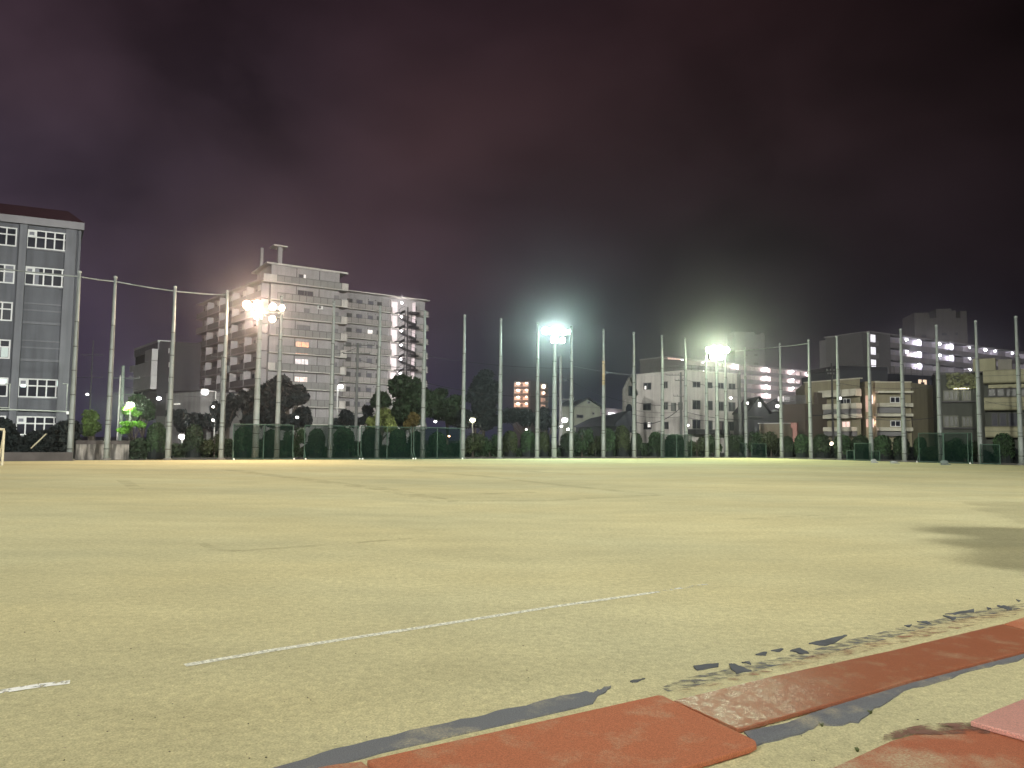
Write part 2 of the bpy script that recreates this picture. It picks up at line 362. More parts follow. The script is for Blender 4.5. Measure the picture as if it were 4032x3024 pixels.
up = wav([(1010,3060),(1077,3022),(1385,2931),(1769,2842),(1999,2792),(2180,2748),(2307,2722),(2330,2728),(2360,2712),(2406,2698)], 4, 5, 1)
lo = wav([(2404,2703),(2385,2722),(2352,2738),(2335,2768),(2250,2788),(1900,2872),(1500,2962),(1250,3030),(1180,3070)], 2, 4, 2)
tag(slab(up+lo, .004, .012).build('rubber_underlay', M_GREY), 'dark grey curved rubber strip half buried in sand along the nearest red mat', 'rubber strip', 'grey rubber underlay strips')
up = wav([(2930,2880),(3100,2845),(3300,2770),(3600,2680),(4032,2570),(4200,2535)], 2, 4, 3)
lo = wav([(4200,2558),(4032,2588),(3900,2622),(3750,2662),(3560,2718),(3441,2789),(3380,2842),(3221,2853),(3130,2890),(2979,2933)], 6, 5, 4)
tag(slab(up+lo, .004, .014).build('rubber_underlay', M_GREY), 'blue grey rubber strip showing under the near edge of the long damp mat', 'rubber strip', 'grey rubber underlay strips')
up = [(2560,2990),(2750,2985),(2955,2945)]; lo = [(2900,2975),(2690,3040),(2600,3060)]
tag(slab([(2690,3020),(2955,2944),(2930,2965),(2780,3005),(2730,3030)], .004, .010).build('rubber_underlay', M_GREY), 'thin dark rubber edge peeping from under the nearest mat at the bottom', 'rubber strip', 'grey rubber underlay strips')
# scraps of the grey strip that still show through the sand
frag = [((2730,2622),(2830,2608),(2828,2622),(2745,2637)), ((2870,2612),(2890,2612),(2960,2640),(2900,2648),(2880,2632)), ((2975,2574),(3020,2565),(3015,2578)),
        ((3035,2560),(3085,2552),(3070,2562)), ((3110,2560),(3150,2550),(3185,2568),(3160,2572)), ((3184,2532),(3310,2502),(3335,2500),(3280,2530),(3240,2540)),
        ((3610,2446),(3650,2444),(3668,2456)), ((3720,2416),(3835,2398),(3836,2406),(3760,2418)), ((3712,2421),(3765,2430),(3752,2440)), ((3925,2383),(3960,2384),(3985,2398),(3955,2396)),
        ((4000,2360),(4018,2362),(4012,2368)), ((3885,2390),(3905,2396),(3890,2398)), ((2480,2680),(2540,2668),(2500,2684)), ((3560,2462),(3590,2458),(3580,2466)), ((2920,2606),(2950,2602),(2958,2612))]
FL = ['leftmost flat scrap of grey rubber poking from the sand','bent scrap of grey rubber beside the sandy patch near the wet mat','small sliver of grey rubber, third along the row of scraps',
      'thin sliver of grey rubber just right of the small sliver','dark hooked scrap of grey rubber in the middle of the row','longest ragged scrap of grey rubber above the long damp mat',
      'small dark scrap before the two scraps at far right','long thin scrap of grey rubber near the right edge','short scrap just under the long thin one near the right edge','scrap of grey rubber by the right edge',
      'tiny last scrap of rubber at the right edge','tiny scrap left of the right edge scrap','small scrap where the buried grey strip begins to break up','tiny scrap left of the small dark scrap','little chip of rubber above the bent scrap']
M_SCR = mat('dark_grey_rubber', (.10, .107, .118), .8, .2, 8)
for q, lb in zip(frag, FL):
    c = wav(list(q)+[q[0]], 2, 4, hash(lb) % 1 + int(q[0][0]))[:-1]
    tag(slab(c, .004, .013).build('rubber_scrap', M_SCR), lb, 'rubber scrap', 'scraps of grey rubber in the sand')
DUST_G = alpha_sheet('grey_rubber_crumb', (.14, .15, .16), -.35, .95, 14, .36, .66, stretch=(.6, 1.4, 1))
DUST_R = alpha_sheet('red_rubber_crumb', (.34, .15, .09), -.40, .75, 12, .36, .66, stretch=(.6, 1.4, 1))
a = MB(); P = [gnd(*p) for p in wav([(2600,2712),(2700,2672),(2900,2630),(3100,2585),(3400,2510),(3700,2440),(4032,2378)], 3, 3, 5)]; Q = [gnd(*p) for p in wav([(4032,2396),(3700,2462),(3400,2545),(3100,2615),(2900,2665),(2720,2710),(2630,2728)], 3, 3, 6)]
tag(a.sheet([(p.x, p.y, .0085) for p in P+Q]).build('grey_rubber_crumb', DUST_G), kind='stuff')
a = MB(); P = [gnd(*p) for p in wav([(2660,2730),(2900,2672),(3200,2590),(3500,2520),(3800,2440),(4032,2398)], 3, 3, 7)]; Q = [gnd(*p) for p in wav([(4032,2415),(3900,2452),(3600,2525),(3300,2595),(3000,2662),(2700,2735)], 3, 3, 8)]
tag(a.sheet([(p.x, p.y, .0125) for p in P+Q]).build('red_rubber_crumb', DUST_R), kind='stuff')
a = MB(); P = [gnd(*p) for p in wav([(3480,2905),(3600,2870),(3780,2855),(3900,2872),(3900,2900),(3600,2905),(3480,2935)], 3, 3, 9)]
tag(a.sheet([(p.x, p.y, .0185) for p in P]).build('dark_crumb_on_mat', alpha_sheet('brown_rubber_crumb', (.20, .10, .07), -.1, 1, 9, .36, .6)), kind='stuff')

# grit and pebbles lying on the sand, weeds by the rubber strips
rp = random.Random(3); mb = MB()
for i in range(900):
    Y = 2.6 + 15*rp.random()**1.7; X = rp.uniform(-.78, .78)*Y; r_ = rp.uniform(.002, .0062)
    mb.ball((X, Y, .004+r_*.3), (r_*rp.uniform(.8, 1.5), r_, r_*.6), 5, 3)
PEB = mat('grit_stone', (.33, .29, .19), .9, .3, 9, islands=.75)
tag(mb.build('pebbles', PEB), kind='stuff')
def weed(px, py, n, h, label):
    p = gnd(px, py); P = p[:]; m_ = MB(); rw = random.Random(px)
    for i in range(n):
        a = rw.uniform(0, 6.28); d = rw.uniform(.0, .012); b = Vector((P[0]+d*math.cos(a)*.3, P[1]+d*math.sin(a), .004)); l = rw.uniform(.5, 1)*h; s_ = Vector((math.cos(a), math.sin(a), 0))
        t_ = b + s_*l*.7 + Vector((0,0,l)); w = Vector((-s_.y, s_.x, 0))*.004; m_.sheet([b-w, b+w, (b+t_)/2+w+Vector((0,0,l*.15)), t_, (b+t_)/2-w+Vector((0,0,l*.15))])
    tag(m_.build('weed', mat('weed_green', (.16,.19,.08), .8, .3, 30)), label, 'weed', 'small weeds beside the rubber strips')
weed(3425, 2812, 34, .022, 'small green weed at the ragged edge of the blue grey strip'); weed(3235, 2862, 24, .018, 'tiny dry weed where the blue grey strip narrows')
weed(2935, 2962, 30, .020, 'small weed beside the rounded corner of the nearest mat'); weed(3375, 2962, 26, .020, 'small weed left of the worn red mat at the bottom right')

# ------------------------------------------------------------------ net poles
M_POLE = mat('galvanised_steel', (.215, .24, .23), .55, .16, 1.3, spec=.4, grime=.35)
M_BAND = mat('dark_steel_band', (.06, .065, .06), .6, .2)
M_RUST = mat('rusty_steel', (.30, .24, .15), .8, .25, 4)
def make_pole(H=12.1):
    t = thing('net_pole', (0, 0, 0), 'x', 'net pole', 'tall steel net poles round the sports ground')
    m = MB(); n = 9
    pts = [(0, 0, H*i/n) for i in range(n+1)]; rad = [.195-.10*i/n for i in range(n+1)]
    m.tube(pts, rad, 14).build('shaft', M_POLE, t, smooth=True)
    MB().tube([(0,0,H-.03),(0,0,H+.10),(0,0,H+.14)], [.125,.125,.06], 12).build('cap', M_POLE, t)
    for i, z in enumerate((.75, 2.35, 2.62, 4.2, 5.75, 7.3, 8.9)):
        r = .195-.10*z/H+.014
        MB().tube([(0,0,z-.035),(0,0,z+.035)], r, 14).build('band', M_BAND, t)
    MB().tube([(.235-.01*z, -.06, z) for z in (.3, 1.6, 2.4, 4.2, 5.7, 7.3, 8.9)], .022, 6).build('cable', M_BAND, t)
    MB().tube([(0,0,0),(0,0,.10),(0,0,.14)], [.30,.30,.22], 14).build('footing', mat('mortar', (.12,.12,.11), .9), t)
    return t
def xline1(px):                           # where the sight line of a pixel column meets the back fence
    r = ray(px, 1808); k = r.x/r.y; Y = 66.05/(1-.589*k); return Vector((k*Y, Y, 0))
def xline2(px):
    r = ray(px, 1815); k = r.x/r.y; Y = 86.45/(k+.734); return Vector((k*Y, Y, 0))
poles = []
PB = [(301,1,'first net pole in the row, at the right corner of the grey school building'),
 (419,1,'net pole in front of the stained concrete wall, second in the row'),
 (660,1,'net pole in front of the dark boxy building, third in the row'),
 (870,1,'net pole just left of the left floodlight, crossing the apartment wing'),
 (1088,1,'net pole just right of the left floodlight pole'),
 (1298,1,'net pole crossing the right side of the tall apartment tower'),
 (1483,1,'net pole left of the spiral stairs, crossing the yellow green tree'),
 (1662,1,'net pole at the right end of the apartment block'),
 (1821,1,'lone net pole against open sky, right of the big dark green tree'),
 (1966,1,'net pole against the sky, left of the orange lit tower'),
 (2114,1,'net pole crossing the orange lit tower, left of the middle floodlight'),
 (2248,1,'net pole just right of the middle floodlight'),
 (2375,1,'net pole with a rusty stretch, right of the gabled house'),
 (2496,1,'net pole beside the arched windows of the narrow gabled house'),
 (2608,1,'net pole crossing the left face of the white four storey building'),
 (2701,1,'net pole at the corner of the white four storey building'),
 (2783,1,'net pole just left of the right hand floodlight'),
 (2860,1,'net pole just right of the right hand floodlight'),
 (2938,2,'net pole at the right end of the white building, where a top rail starts'),
 (3078,2,'net pole with top rails on both sides, crossing the brown building'),
 (3193,2,'net pole where the top rail ends, at the left edge of the beige building'),
 (3306,2,'net pole crossing the left balconies of the beige building'),
 (3431,2,'net pole in front of the pink lit stairwell'),
 (3561,2,'net pole crossing the right balconies of the beige building'),
 (3704,2,'net pole at the left edge of the dark building with a planted balcony'),
 (3861,2,'net pole between the dark building and the rounded balconies'),
 (4022,2,'last net pole, at the right edge in front of the rounded balconies')]
DH = [.15,.15,-.1,0,0,0,0,0,0,0,0,0,0,0,0,0,-1.05,-.6,-.1,-.1,-.05,0,0,0,0,0,0]
P0 = make_pole()
tops = []
for i, (px, ln, lb) in enumerate(PB):
    p = xline1(px) if ln == 1 else xline2(px)
    if i == 0: p += Vector((-.1, -.6, 0))
    o = P0 if i == 0 else copy_tree(P0)
    o.location = p; o.rotation_euler.z = random.uniform(-.3, .3); o.scale = (1, 1, 1+DH[i]/12.1); o['label'] = lb; poles.append(o)
    tops.append(p + Vector((0, 0, 12.1+DH[i])))
q = poles[12].location; m = MB().tube([(q.x,q.y,6.9),(q.x,q.y,9.2)], [.142,.124], 14).build('rust_patch', M_RUST, poles[12], smooth=True)
M_WIRE = mat('wire', (.045, .047, .05), .7, .1)
M_WIREL = mat('pale_wire', (.35, .37, .36), .6, .1)
rl = ['top rail running off the left edge across the school building','short top rail between the first two net poles','top rail between the second and third net poles','top rail between the third net pole and the one left of the floodlight',
      'top rail beside the right hand floodlight','top rail above the balcony lights of the far apartments','top rail sloping up to the pole left of the beige building']
prs = [(tops[0]+Vector((-4.6,-2.7,0)), tops[0]), (tops[0], tops[1]), (tops[1], tops[2]), (tops[2], tops[3]), (tops[17], tops[18]), (tops[18], tops[19]), (tops[19], tops[20])]
for (a, b), lb in zip(prs, rl):
    a = a - Vector((0,0,.25)); b = b - Vector((0,0,.25))
    tag(MB().tube([a, (a+b)/2-Vector((0,0,.03)), b], .045, 8).build('top_rail', M_POLE), lb, 'rail', 'rails joining the tops of net poles')

# ------------------------------------------------------------------ floodlights
M_HEAD = mat('floodlight_housing', (.30, .31, .30), .5, .1, metal=.4)
def headlamp(root, c, aim, r, lens_mat):
    d = Vector(aim).normalized(); c = Vector(c)
    b = MB().tube([c-d*.42, c-d*.34, c-d*.1, c], [r*.35, r*.55, r*.85, r], 16).build('lamp_housing', M_HEAD, root, smooth=True)
    MB().tube([c+d*.005, c+d*.03], [r*.95, r*.93], 20).build('lens', lens_mat, b)
    MB().tube([c-d*.2, c-d*.2-Vector((0,0,r+.05))], .03, 6).build('bracket', M_HEAD, b)
def floodlight(px, top_px, label, col, heads, power, off=.0):
    p = xline1(px); tp = at(*top_px, p.y); H = tp.z
    t = thing('floodlight', p, label, 'floodlight', 'floodlights on steel poles')
    n = 8
    MB().tube([p+Vector((0,0,H*i/n)) for i in range(n+1)], [.25-.11*i/n for i in range(n+1)], 16).build('pole', M_POLE, t, smooth=True)
    for z in (.9, 1.9, 2.9, 4.4, 5.9, 7.4, 8.8): MB().tube([p+Vector((0,0,z-.03)), p+Vector((0,0,z+.03))], .25-.11*z/H+.012, 16).build('band', M_BAND, t)
    MB().tube([p+Vector((0,0,0)), p+Vector((0,0,.12))], .36, 14).build('footing', _m['mortar'], t)
    lens = glow('lens_'+str(px), col, 45)
    xs = [h[0] for h in heads]
    for zz in sorted({h[1] for h in heads}):
        xr = [h[0] for h in heads if h[1] == zz]
        MB().tube([p+Vector((min(min(xr), 0)-.1, .12, H+zz-.3)), p+Vector((max(max(xr), 0)+.1, .12, H+zz-.3))], .05, 8).build('crossarm', M_HEAD, t)
    for dx, dz, ax, az, r in heads:
        headlamp(t, p+Vector((dx, -.12, H+dz)), (ax, -1, az), r*.82, lens)
    d = bpy.data.lights.new('floodlight_beam', 'SPOT'); d.energy = power; d.color = col; d.shadow_soft_size = .45; d.spot_size = R(178); d.spot_blend = .35
    o = bpy.data.objects.new('floodlight_beam', d); COL.objects.link(o); o.parent = t
    o.location = Vector((.0, -.75, H-.1)); o.rotation_euler = Vector((.1, -1, -.34)).to_track_quat('-Z', 'Y').to_euler()
    return t
floodlight(1004, (1012, 1215), 'left floodlight glowing orange white on its steel pole in front of the apartment tower', (1.0, .72, .50),
    [(-.95,.25,-.1,-.35,.40), (-.15,.25,.1,-.35,.42), (.95,.12,.7,-.3,.33), (1.62,.05,1.3,-.3,.30), (-.1,-.55,0,-.45,.42), (.95,-.78,.5,-.4,.30)], 8000)
floodlight(2181, (2186, 1312), 'middle floodlight glowing pale green with two lamps turned away, beside the orange lit tower', (.70, 1.0, .86),
    [(-.85,.20,-.1,-.3,.42), (-.15,.22,0,-.3,.40), (.85,.12,.7,-.3,.30), (1.30,.12,1.4,-.3,.26), (.0,-.62,0,-.4,.46), (.72,-.66,.4,-.4,.34)], 8000)
floodlight(2825, (2820, 1383), 'right hand floodlight, the brightest cluster, in front of the white four storey building', (.84, 1.0, .66),
    [(-.85,.12,-.1,-.3,.42), (-.3,.22,0,-.3,.46), (.35,.2,.1,-.3,.46), (1.05,.12,.4,-.3,.42), (-.35,-.58,0,-.4,.46), (.35,-.55,.1,-.4,.46)], 10500)

# ------------------------------------------------------------------ framed net screens in front of the fence
def net_mat():
    m = bpy.data.materials.new('green_netting'); m.use_nodes = True; nt = m.node_tree; N = nt.nodes; L = nt.links
    b = N['Principled BSDF']; b.inputs['Base Color'].default_value = (.001, .012, .008, 1); b.inputs['Roughness'].default_value = .9; b.inputs['Specular IOR Level'].default_value = .1
    ge = N.new('ShaderNodeTexCoord'); sp = N.new('ShaderNodeSeparateXYZ'); L.new(ge.outputs['UV'], sp.inputs[0])
    o = []
    for ax in (0, 1):                      # fine square mesh, 3 cm pitch, from UVs in metres
        k = N.new('ShaderNodeMath'); k.operation = 'MULTIPLY'; L.new(sp.outputs[ax], k.inputs[0]); k.inputs[1].default_value = 33
        fr = N.new('ShaderNodeMath'); fr.operation = 'FRACT'; L.new(k.outputs[0], fr.inputs[0])
        lt = N.new('ShaderNodeMath'); lt.operation = 'LESS_THAN'; L.new(fr.outputs[0], lt.inputs[0]); lt.inputs[1].default_value = .30; o.append(lt.outputs[0])
    mx = N.new('ShaderNodeMath'); mx.operation = 'MAXIMUM'; L.new(o[0], mx.inputs[0]); L.new(o[1], mx.inputs[1]); L.new(mx.outputs[0], b.inputs['Alpha']); return m
M_NET = net_mat(); M_FR = mat('green_painted_tube', (.05, .09, .07), .6, .1)
def screen(A, B, h, posts, label, feet=True):
    A = Vector(A); B = Vector(B); t = thing('net_screen', A, label, 'net screen', 'framed green net screens by the fence')
    u = (B-A); up = Vector((0,0,h)); z0 = Vector((0,0,.08))
    MB().tube([A+up, B+up], .028, 6).build('top_bar', M_FR, t); MB().tube([A+z0, B+z0], .028, 6).build('bottom_bar', M_FR, t)
    n = Vector((u.y, -u.x, 0)).normalized()
    for k in posts:
        q = A+u*k; MB().tube([q, q+up], .030, 6).build('upright', M_FR, t)
        if feet and k in (0, 1):
            MB().tube([q+Vector((0,0,.75)), q+n*.45+Vector((0,0,.05))], .025, 6).build('stay', M_FR, t)
            MB().ball(q+n*.45+Vector((0,0,.07)), .07, 8, 5).build('wheel', mat('white_wheel', (.7,.7,.68), .6), t)
    m = MB().sheet([A+z0, B+z0, B+up, A+up]); o = m.build('netting', M_NET, t)
    uvl = o.data.uv_layers.new(name='UV'); ul = u.length
    for i, c in enumerate([(0,0),(ul,0),(ul,h),(0,h)]): uvl.data[i].uv = c
    return t
def pl1(px, off=.75): p = xline1(px); return p + Vector((.507, -.862, 0))*off
def pl2(px, off=.8): p = xline2(px); return p + Vector((-.806, -.592, 0))*off
for a, b, posts, lb in ((908,1141,(0,.5,1),'tall green net screen behind the left floodlight pole'), (1186,1396,(0,1),'green net screen right of the gap, in front of the apartment tower'),
                       (1407,1604,(0,.51,1),'green net screen below the yellow green tree'), (1613,1795,(0,.5,1),'green net screen furthest right of the tall ones along the back fence')):
    screen(pl1(a), pl1(b), 2.55, posts, lb)
screen(pl1(2594,.4), pl1(2712,.4), 2.3, (0,.5,1), 'narrow net screen in front of the white building, half lost in the hedge', False)
for a, b, h, lb in ((2902,2955,1.55,'small net screen in the far corner of the ground'), (2979,3035,1.5,'small net screen next to the far corner'),
                    (3383,3449,1.65,'small net screen beneath the pink lit stairwell'), (3353,3381,.95,'low net wing on the left of the small screen under the stairwell'),
                    (3451,3482,.95,'low net wing on the right of the small screen under the stairwell')):
    screen(pl2(a), pl2(b), h, (0, 1), lb, False)
screen(pl2(3637), pl2(3732), 2.6, (0, 1), 'tall green net screen below the planted balcony, left half')
screen(pl2(3735), pl2(3846), 2.6, (0, .85, 1), 'tall green net screen below the planted balcony, right half')
screen(pl2(3877), pl2(3954), 1.65, (0, 1), 'low net screen in front of the rounded balconies', False)

# portable goal cut by the left edge
p = gnd(8, 1833); t = thing('goal_frame', p, 'yellowed goal frame end cut by the left edge of the photo', 'goal')
MG = mat('yellowed_paint', (.55, .50, .36), .6, .15)
MB().tube([p, p+Vector((0,0,1.85))], .06, 8).build('upright', MG, t); MB().tube([p+Vector((0,0,1.9)), p+Vector((-2.2,-.3,1.95))], .065, 8).build('crossbar', MG, t)
MB().tube([p+Vector((0,0,1.85)), p+Vector((-.95,1.1,.05))], .035, 8).build('back_stay', MG, t); MB().tube([p+Vector((0,0,.05)), p+Vector((-.95,1.1,.05))], .035, 8).build('ground_bar', MG, t)

# strip added for the shadow and hedge base, a dark kerb along the fence
m = MB(); Mk = mat('dark_border', (.05, .05, .045), .9, .2)
K = [l1(-23.5,-.35), l1(24.3,-.35)]; K2 = [Vector((25.8,82.6,0)), l2(33,-.35)]
k = MB()
for a, b in ((K[0], K[1]), (K2[0], K2[1])):
    d = (b-a).normalized(); n = Vector((-d.y, d.x, 0))*.08
    k.prism([(a-n).xy, (b-n).xy, (b+n).xy, (a+n).xy], 0, .16)
k = k.build('border', Mk); tag(k, kind='structure')

# ------------------------------------------------------------------ buildings
def slabm(name, col, **k): return mat(name, col, .85, k.pop('var', .08), k.pop('scale', .6), **k)
C_GREY = slabm('grey_school_render', (.10, .107, .122), grime=.25); C_GREY2 = slabm('grey_pilaster', (.14, .148, .165), grime=.2)
C_APT = slabm('apartment_concrete', (.25, .243, .245), grime=.16); C_APTL = slabm('pale_slab_edge', (.44, .43, .40), grime=.15)
C_RAIL = slabm('smoked_rail_panel', (.175, .175, .17)); C_BLACK = slabm('black_cladding', (.022, .021, .026))
C_WHT = slabm('white_render', (.42, .40, .375), grime=.22); C_PALE = slabm('pale_panel', (.38, .38, .38))
C_BEIGE = slabm('beige_tile', (.19, .175, .115), grime=.15); C_BAND = slabm('pale_balcony_band', (.42, .41, .33), grime=.15)
C_BROWN = slabm('brown_brick', (.060, .048, .038)); C_DARK = slabm('dark_wall', (.03, .032, .038)); C_ROOF = mat('dark_roof_tile', (.020, .022, .030), .8, .2, 3)
C_DOOR = mat('dark_metal_door', (.045, .045, .045), .6, .1)
LIT_W = glow('lit_room_white', (1, .93, .88), 1.0, .35, 1.2); LIT_P = glow('lit_room_pink', (1, .70, .60), .95, .25, .7); LIT_O = glow('lit_room_orange', (1, .33, .10), 1.0, .6, 1.6)
LIT_PW = glow('lit_wall_pinkish', (1, .86, .86), .8, .5, .8); LAMP_W = glow('small_white_lamp', (1, .95, .97), 14); LAMP_Y = glow('small_warm_lamp', (1, .78, .55), 10)
def plight(parent, p, power, col=(1, .9, .85), size=.15):
    d = bpy.data.lights.new('lamp_glow', 'POINT'); d.energy = power; d.color = col; d.shadow_soft_size = size
    o = bpy.data.objects.new('lamp_glow', d); COL.objects.link(o); o.parent = parent; o.location = Vector(p) - org(parent); return o

# -- grey school building, left edge
F1 = face_px(0, 868, 322, 903, 69); F1.A = F1.A - F1.t*9; F1.L += 9
t = thing('school_building', F1.pt(9, 0), 'grey six storey school building with white framed windows at the left edge', 'building')
bk = F1.B + Vector((-7.6, 12, 0)); bl = F1.A - F1.n*12
MB().prism([F1.A.xy, F1.B.xy, bk.xy, bl.xy], 0, F1.H-.1).build('wall', C_GREY, t)
eo = [F1.pt(-.3, 0, .45), F1.pt(F1.L+.25, 0, .45), bk + Vector((.1, .3, 0)), bl]
m = MB().prism([q.xy for q in eo], F1.H-.15, F1.H+.55); m.build('eave', slabm('eave_white', (.20,.20,.215)), t)
rf = MB(); rA = [Vector((q.x, q.y, F1.H+.55)) for q in eo]
rB = [F1.pt(-.3, F1.H+2.2, -2.2), F1.pt(F1.L-1.5, F1.H+2.2, -2.2), F1.pt(F1.L-6, F1.H+2.2, -9), F1.pt(-.3, F1.H+2.2, -9)]
rf.loft(rA, rB).build('roof', mat('maroon_roof_tile', (.040, .016, .022), .8, .2, 2), t)
ch = MB(); F1.pbox(ch, 270, 832, 286, 862, -4, -3.4); ch.build('roof_vent', mat('maroon_roof_tile', (1,1,1)), t)
uR = F1.uv(300, 1300)[0]
for a, b in ((82, 107), (303, 322)):
    u0 = F1.uv(a, 1100)[0] + (.0); u1 = F1.uv(b, 1100)[0]; m = MB(); 
    u0, u1 = (F1.uv(70, 1100)[0], F1.uv(99, 1100)[0]) if a == 82 else (F1.L-1.25, F1.L-.35)
    F1.box(m, u0, u1, 0, F1.H-.2, 0, .35); m.build('pilaster', C_GREY2, t)
uP = F1.uv(84, 1100)[0]
m = MB(); F1.box(m, F1.L-.18, F1.L, 0, F1.H-.2, 0, .2); m.build('pilaster', C_GREY2, t)
zr = []
STEP = 3.52
u0, zt = F1.uv(107, 903); u1, zb = F1.uv(289, 994)
BL = mat('drawn_blind', (.16, .17, .20), .8, .15, 4)
for k in range(6):
    top, bot = zt - STEP*k, zb - STEP*k
    if k in (2, 3):
        for zz in (bot+.05, top+.05, (bot+top)/2+.3): m = MB(); F1.box(m, u0-.1, u1+.1, zz-.09, zz+.05, 0, .09); m.build('ledge', C_GREY2, t)
        m = MB(); F1.box(m, u0, u1, bot+.2, top-.1, 0, .035); m.build('blank_panel', C_GREY, t)
    else:
        o = window(F1, u0, u1, bot, top, t, mull=(.20, .40, .59, .79), trans=(.62,), w=.115)
        m = MB(); a = u0; F1.box(m, a+.1, a+.75, top-.62, top-.12, .02, .13); m.build('vent_panel', FRAME_W, o)
        m = MB(); F1.box(m, a+.22, a+.62, top-.52, top-.22, .02, .145); m.build('vent_pane', BL, o)
        if k == 1:
            for c, d in ((.22, .30), (.84, .98)): m = MB(); F1.box(m, u0+(u1-u0)*c, u0+(u1-u0)*d, bot+.1, top-.15, .03, .06); m.build('blind', BL, o)
        if k == 4:
            m = MB(); F1.box(m, u0+(u1-u0)*.80, u1-.1, bot+(top-bot)*.64, top-.1, .03, .065); m.build('lit_pane', glow('lit_pane_greenish', (.72,.95,.88), .75), o)
            m = MB(); F1.box(m, u0+.25, u0+.62, bot+.95, bot+1.4, .05, .12); m.build('reflected_lamp', glow('pale_glint', (.8,1,1), 2), o)  # glowing patch paints a lamp's reflection on the pane
    # bay at the left, cut by the picture edge
    w1 = F1.uv(63, 1000)[0]; w0 = w1 - (u1-u0)
    if k in (2, 3): 
        o = window(F1, w0, w1, bot+.0, top, t, mull=(.20, .40, .59, .79), trans=(.62,), w=.115)
        if k == 3: m = MB(); F1.box(m, w0+(w1-w0)*.82, w1-.15, bot+.15, bot+(top-bot)*.6, .03, .06); m.build('lit_pane', glow('dim_pane_teal', (.35,.55,.50), .5), o)
    else:
        o = window(F1, w0, w1, bot, top, t, mull=(.20, .40, .59, .79), trans=(.62,), w=.115)
        if k == 1: m = MB(); F1.box(m, w0+(w1-w0)*.8, w1-.1, bot+.1, top-.1, .03, .06); m.build('blind', BL, o)
        if k == 4: m = MB(); F1.box(m, w0+(w1-w0)*.55, w1-.1, bot+(top-bot)*.64, top-.1, .03, .065); m.build('lit_pane', _m['lit_pane_greenish'], o)
    m = MB(); F1.box(m, u0-.1, u1+.1, bot-.14, bot-.002, 0, .14); m.build('sill', C_GREY2, t)
    m = MB(); F1.box(m, u1+.05-.6+.6, F1.L-1.3, bot+1.0, bot+1.06, 0, .05); m.build('joint', C_GREY2, t)
q = [F1.uv(*p) for p in ((250,1512),(268,1512),(262,1621),(60,1614),(-60,1612))]
MB().tube([F1.pt(u, z, .42) for u, z in q], .07, 6).build('drain_pipe', mat('pale_pipe', (.42,.46,.42), .6), t)
q = [F1.uv(*p) for p in ((24,1512),(42,1512),(38,1606),(-60,1604))]
MB().tube([F1.pt(u, z, .30) for u, z in q], .06, 6).build('drain_pipe', _m['pale_pipe'], t)
m = MB(); F1.pbox(m, 264, 1620, 278, 1632, .0, .6); m.build('meter_box', mat('pale_box', (.6,.62,.62)), t)

# -- black and white boxy building
F2 = face_px(628, 1343, 793, 1352, 106)
Fl = face_px(536, 1371, 628, 1343, 117); Fl = Face(Fl.A, F2.A, F2.H); 
t = thing('black_building', F2.pt(0, 0), 'boxy five storey building with a blank black side and white balconies', 'building')
MB().prism([tuple(Fl.A.xy), tuple(F2.A.xy), tuple(F2.B.xy), tuple((F2.B-F2.n*16).xy), tuple((Fl.A-F2.n*9).xy)], 4.5, F2.H).build('wall', C_BLACK, t)
m = MB(); Fl.box(m, -.2, Fl.L+.02, F2.H-.15, F2.H+.15, -2, .25); m.build('roof_edge', C_PALE, t)
m = MB(); Fl.box(m, -.2, Fl.L, F2.H-1.2, F2.H-.18, 0, .2); m.build('fascia', mat('grey_fascia', (.16,.16,.17)), t)
for q in ((598,1384,624,1419), (553,1442,621,1480), (536,1444,551,1463), (551,1497,619,1532)):
    m = MB(); Fl.pbox(m, *q, .1, .9); m.build('balcony', C_PALE, t)
m = MB(); Fl.pbox(m, 568, 1483, 592, 1486, .3, .5); m.build('balcony_lamp', glow('dim_tube_lamp', (1,.95,.85), 1.2), t)
for q in ((575,1486,583,1500),(560,1486,568,1500)): m = MB(); Fl.pbox(m, *q, .05, .15); m.build('window', GLASS, t)
for y in (1372, 1427, 1484): m = MB(); F2.pbox(m, 664, y, 667, y+19, 0, .15); m.build('vent_slot', C_PALE, t)
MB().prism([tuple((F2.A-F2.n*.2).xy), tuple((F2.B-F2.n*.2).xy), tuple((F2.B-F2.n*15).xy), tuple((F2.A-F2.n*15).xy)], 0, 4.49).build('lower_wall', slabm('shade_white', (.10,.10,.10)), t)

F2b = face_px(655, 1548, 790, 1541, 98)
t = thing('white_shed', F2b.pt(0, 0), 'low white walled building below the blank black building', 'building')
MB().prism(F2b.foot(6), 0, F2b.H).build('wall', slabm('shed_white', (.17, .168, .165), grime=.2), t)
m = MB(); F2b.box(m, -.1, F2b.L+.1, F2b.H, F2b.H+.18, -6, .12); m.build('parapet', C_BLACK, t)
m = MB(); F2b.pbox(m, 690, 1590, 710, 1592, 0, .2); m.build('wall_light', glow('dim_tube_lamp', (1,1,1), 1), t)

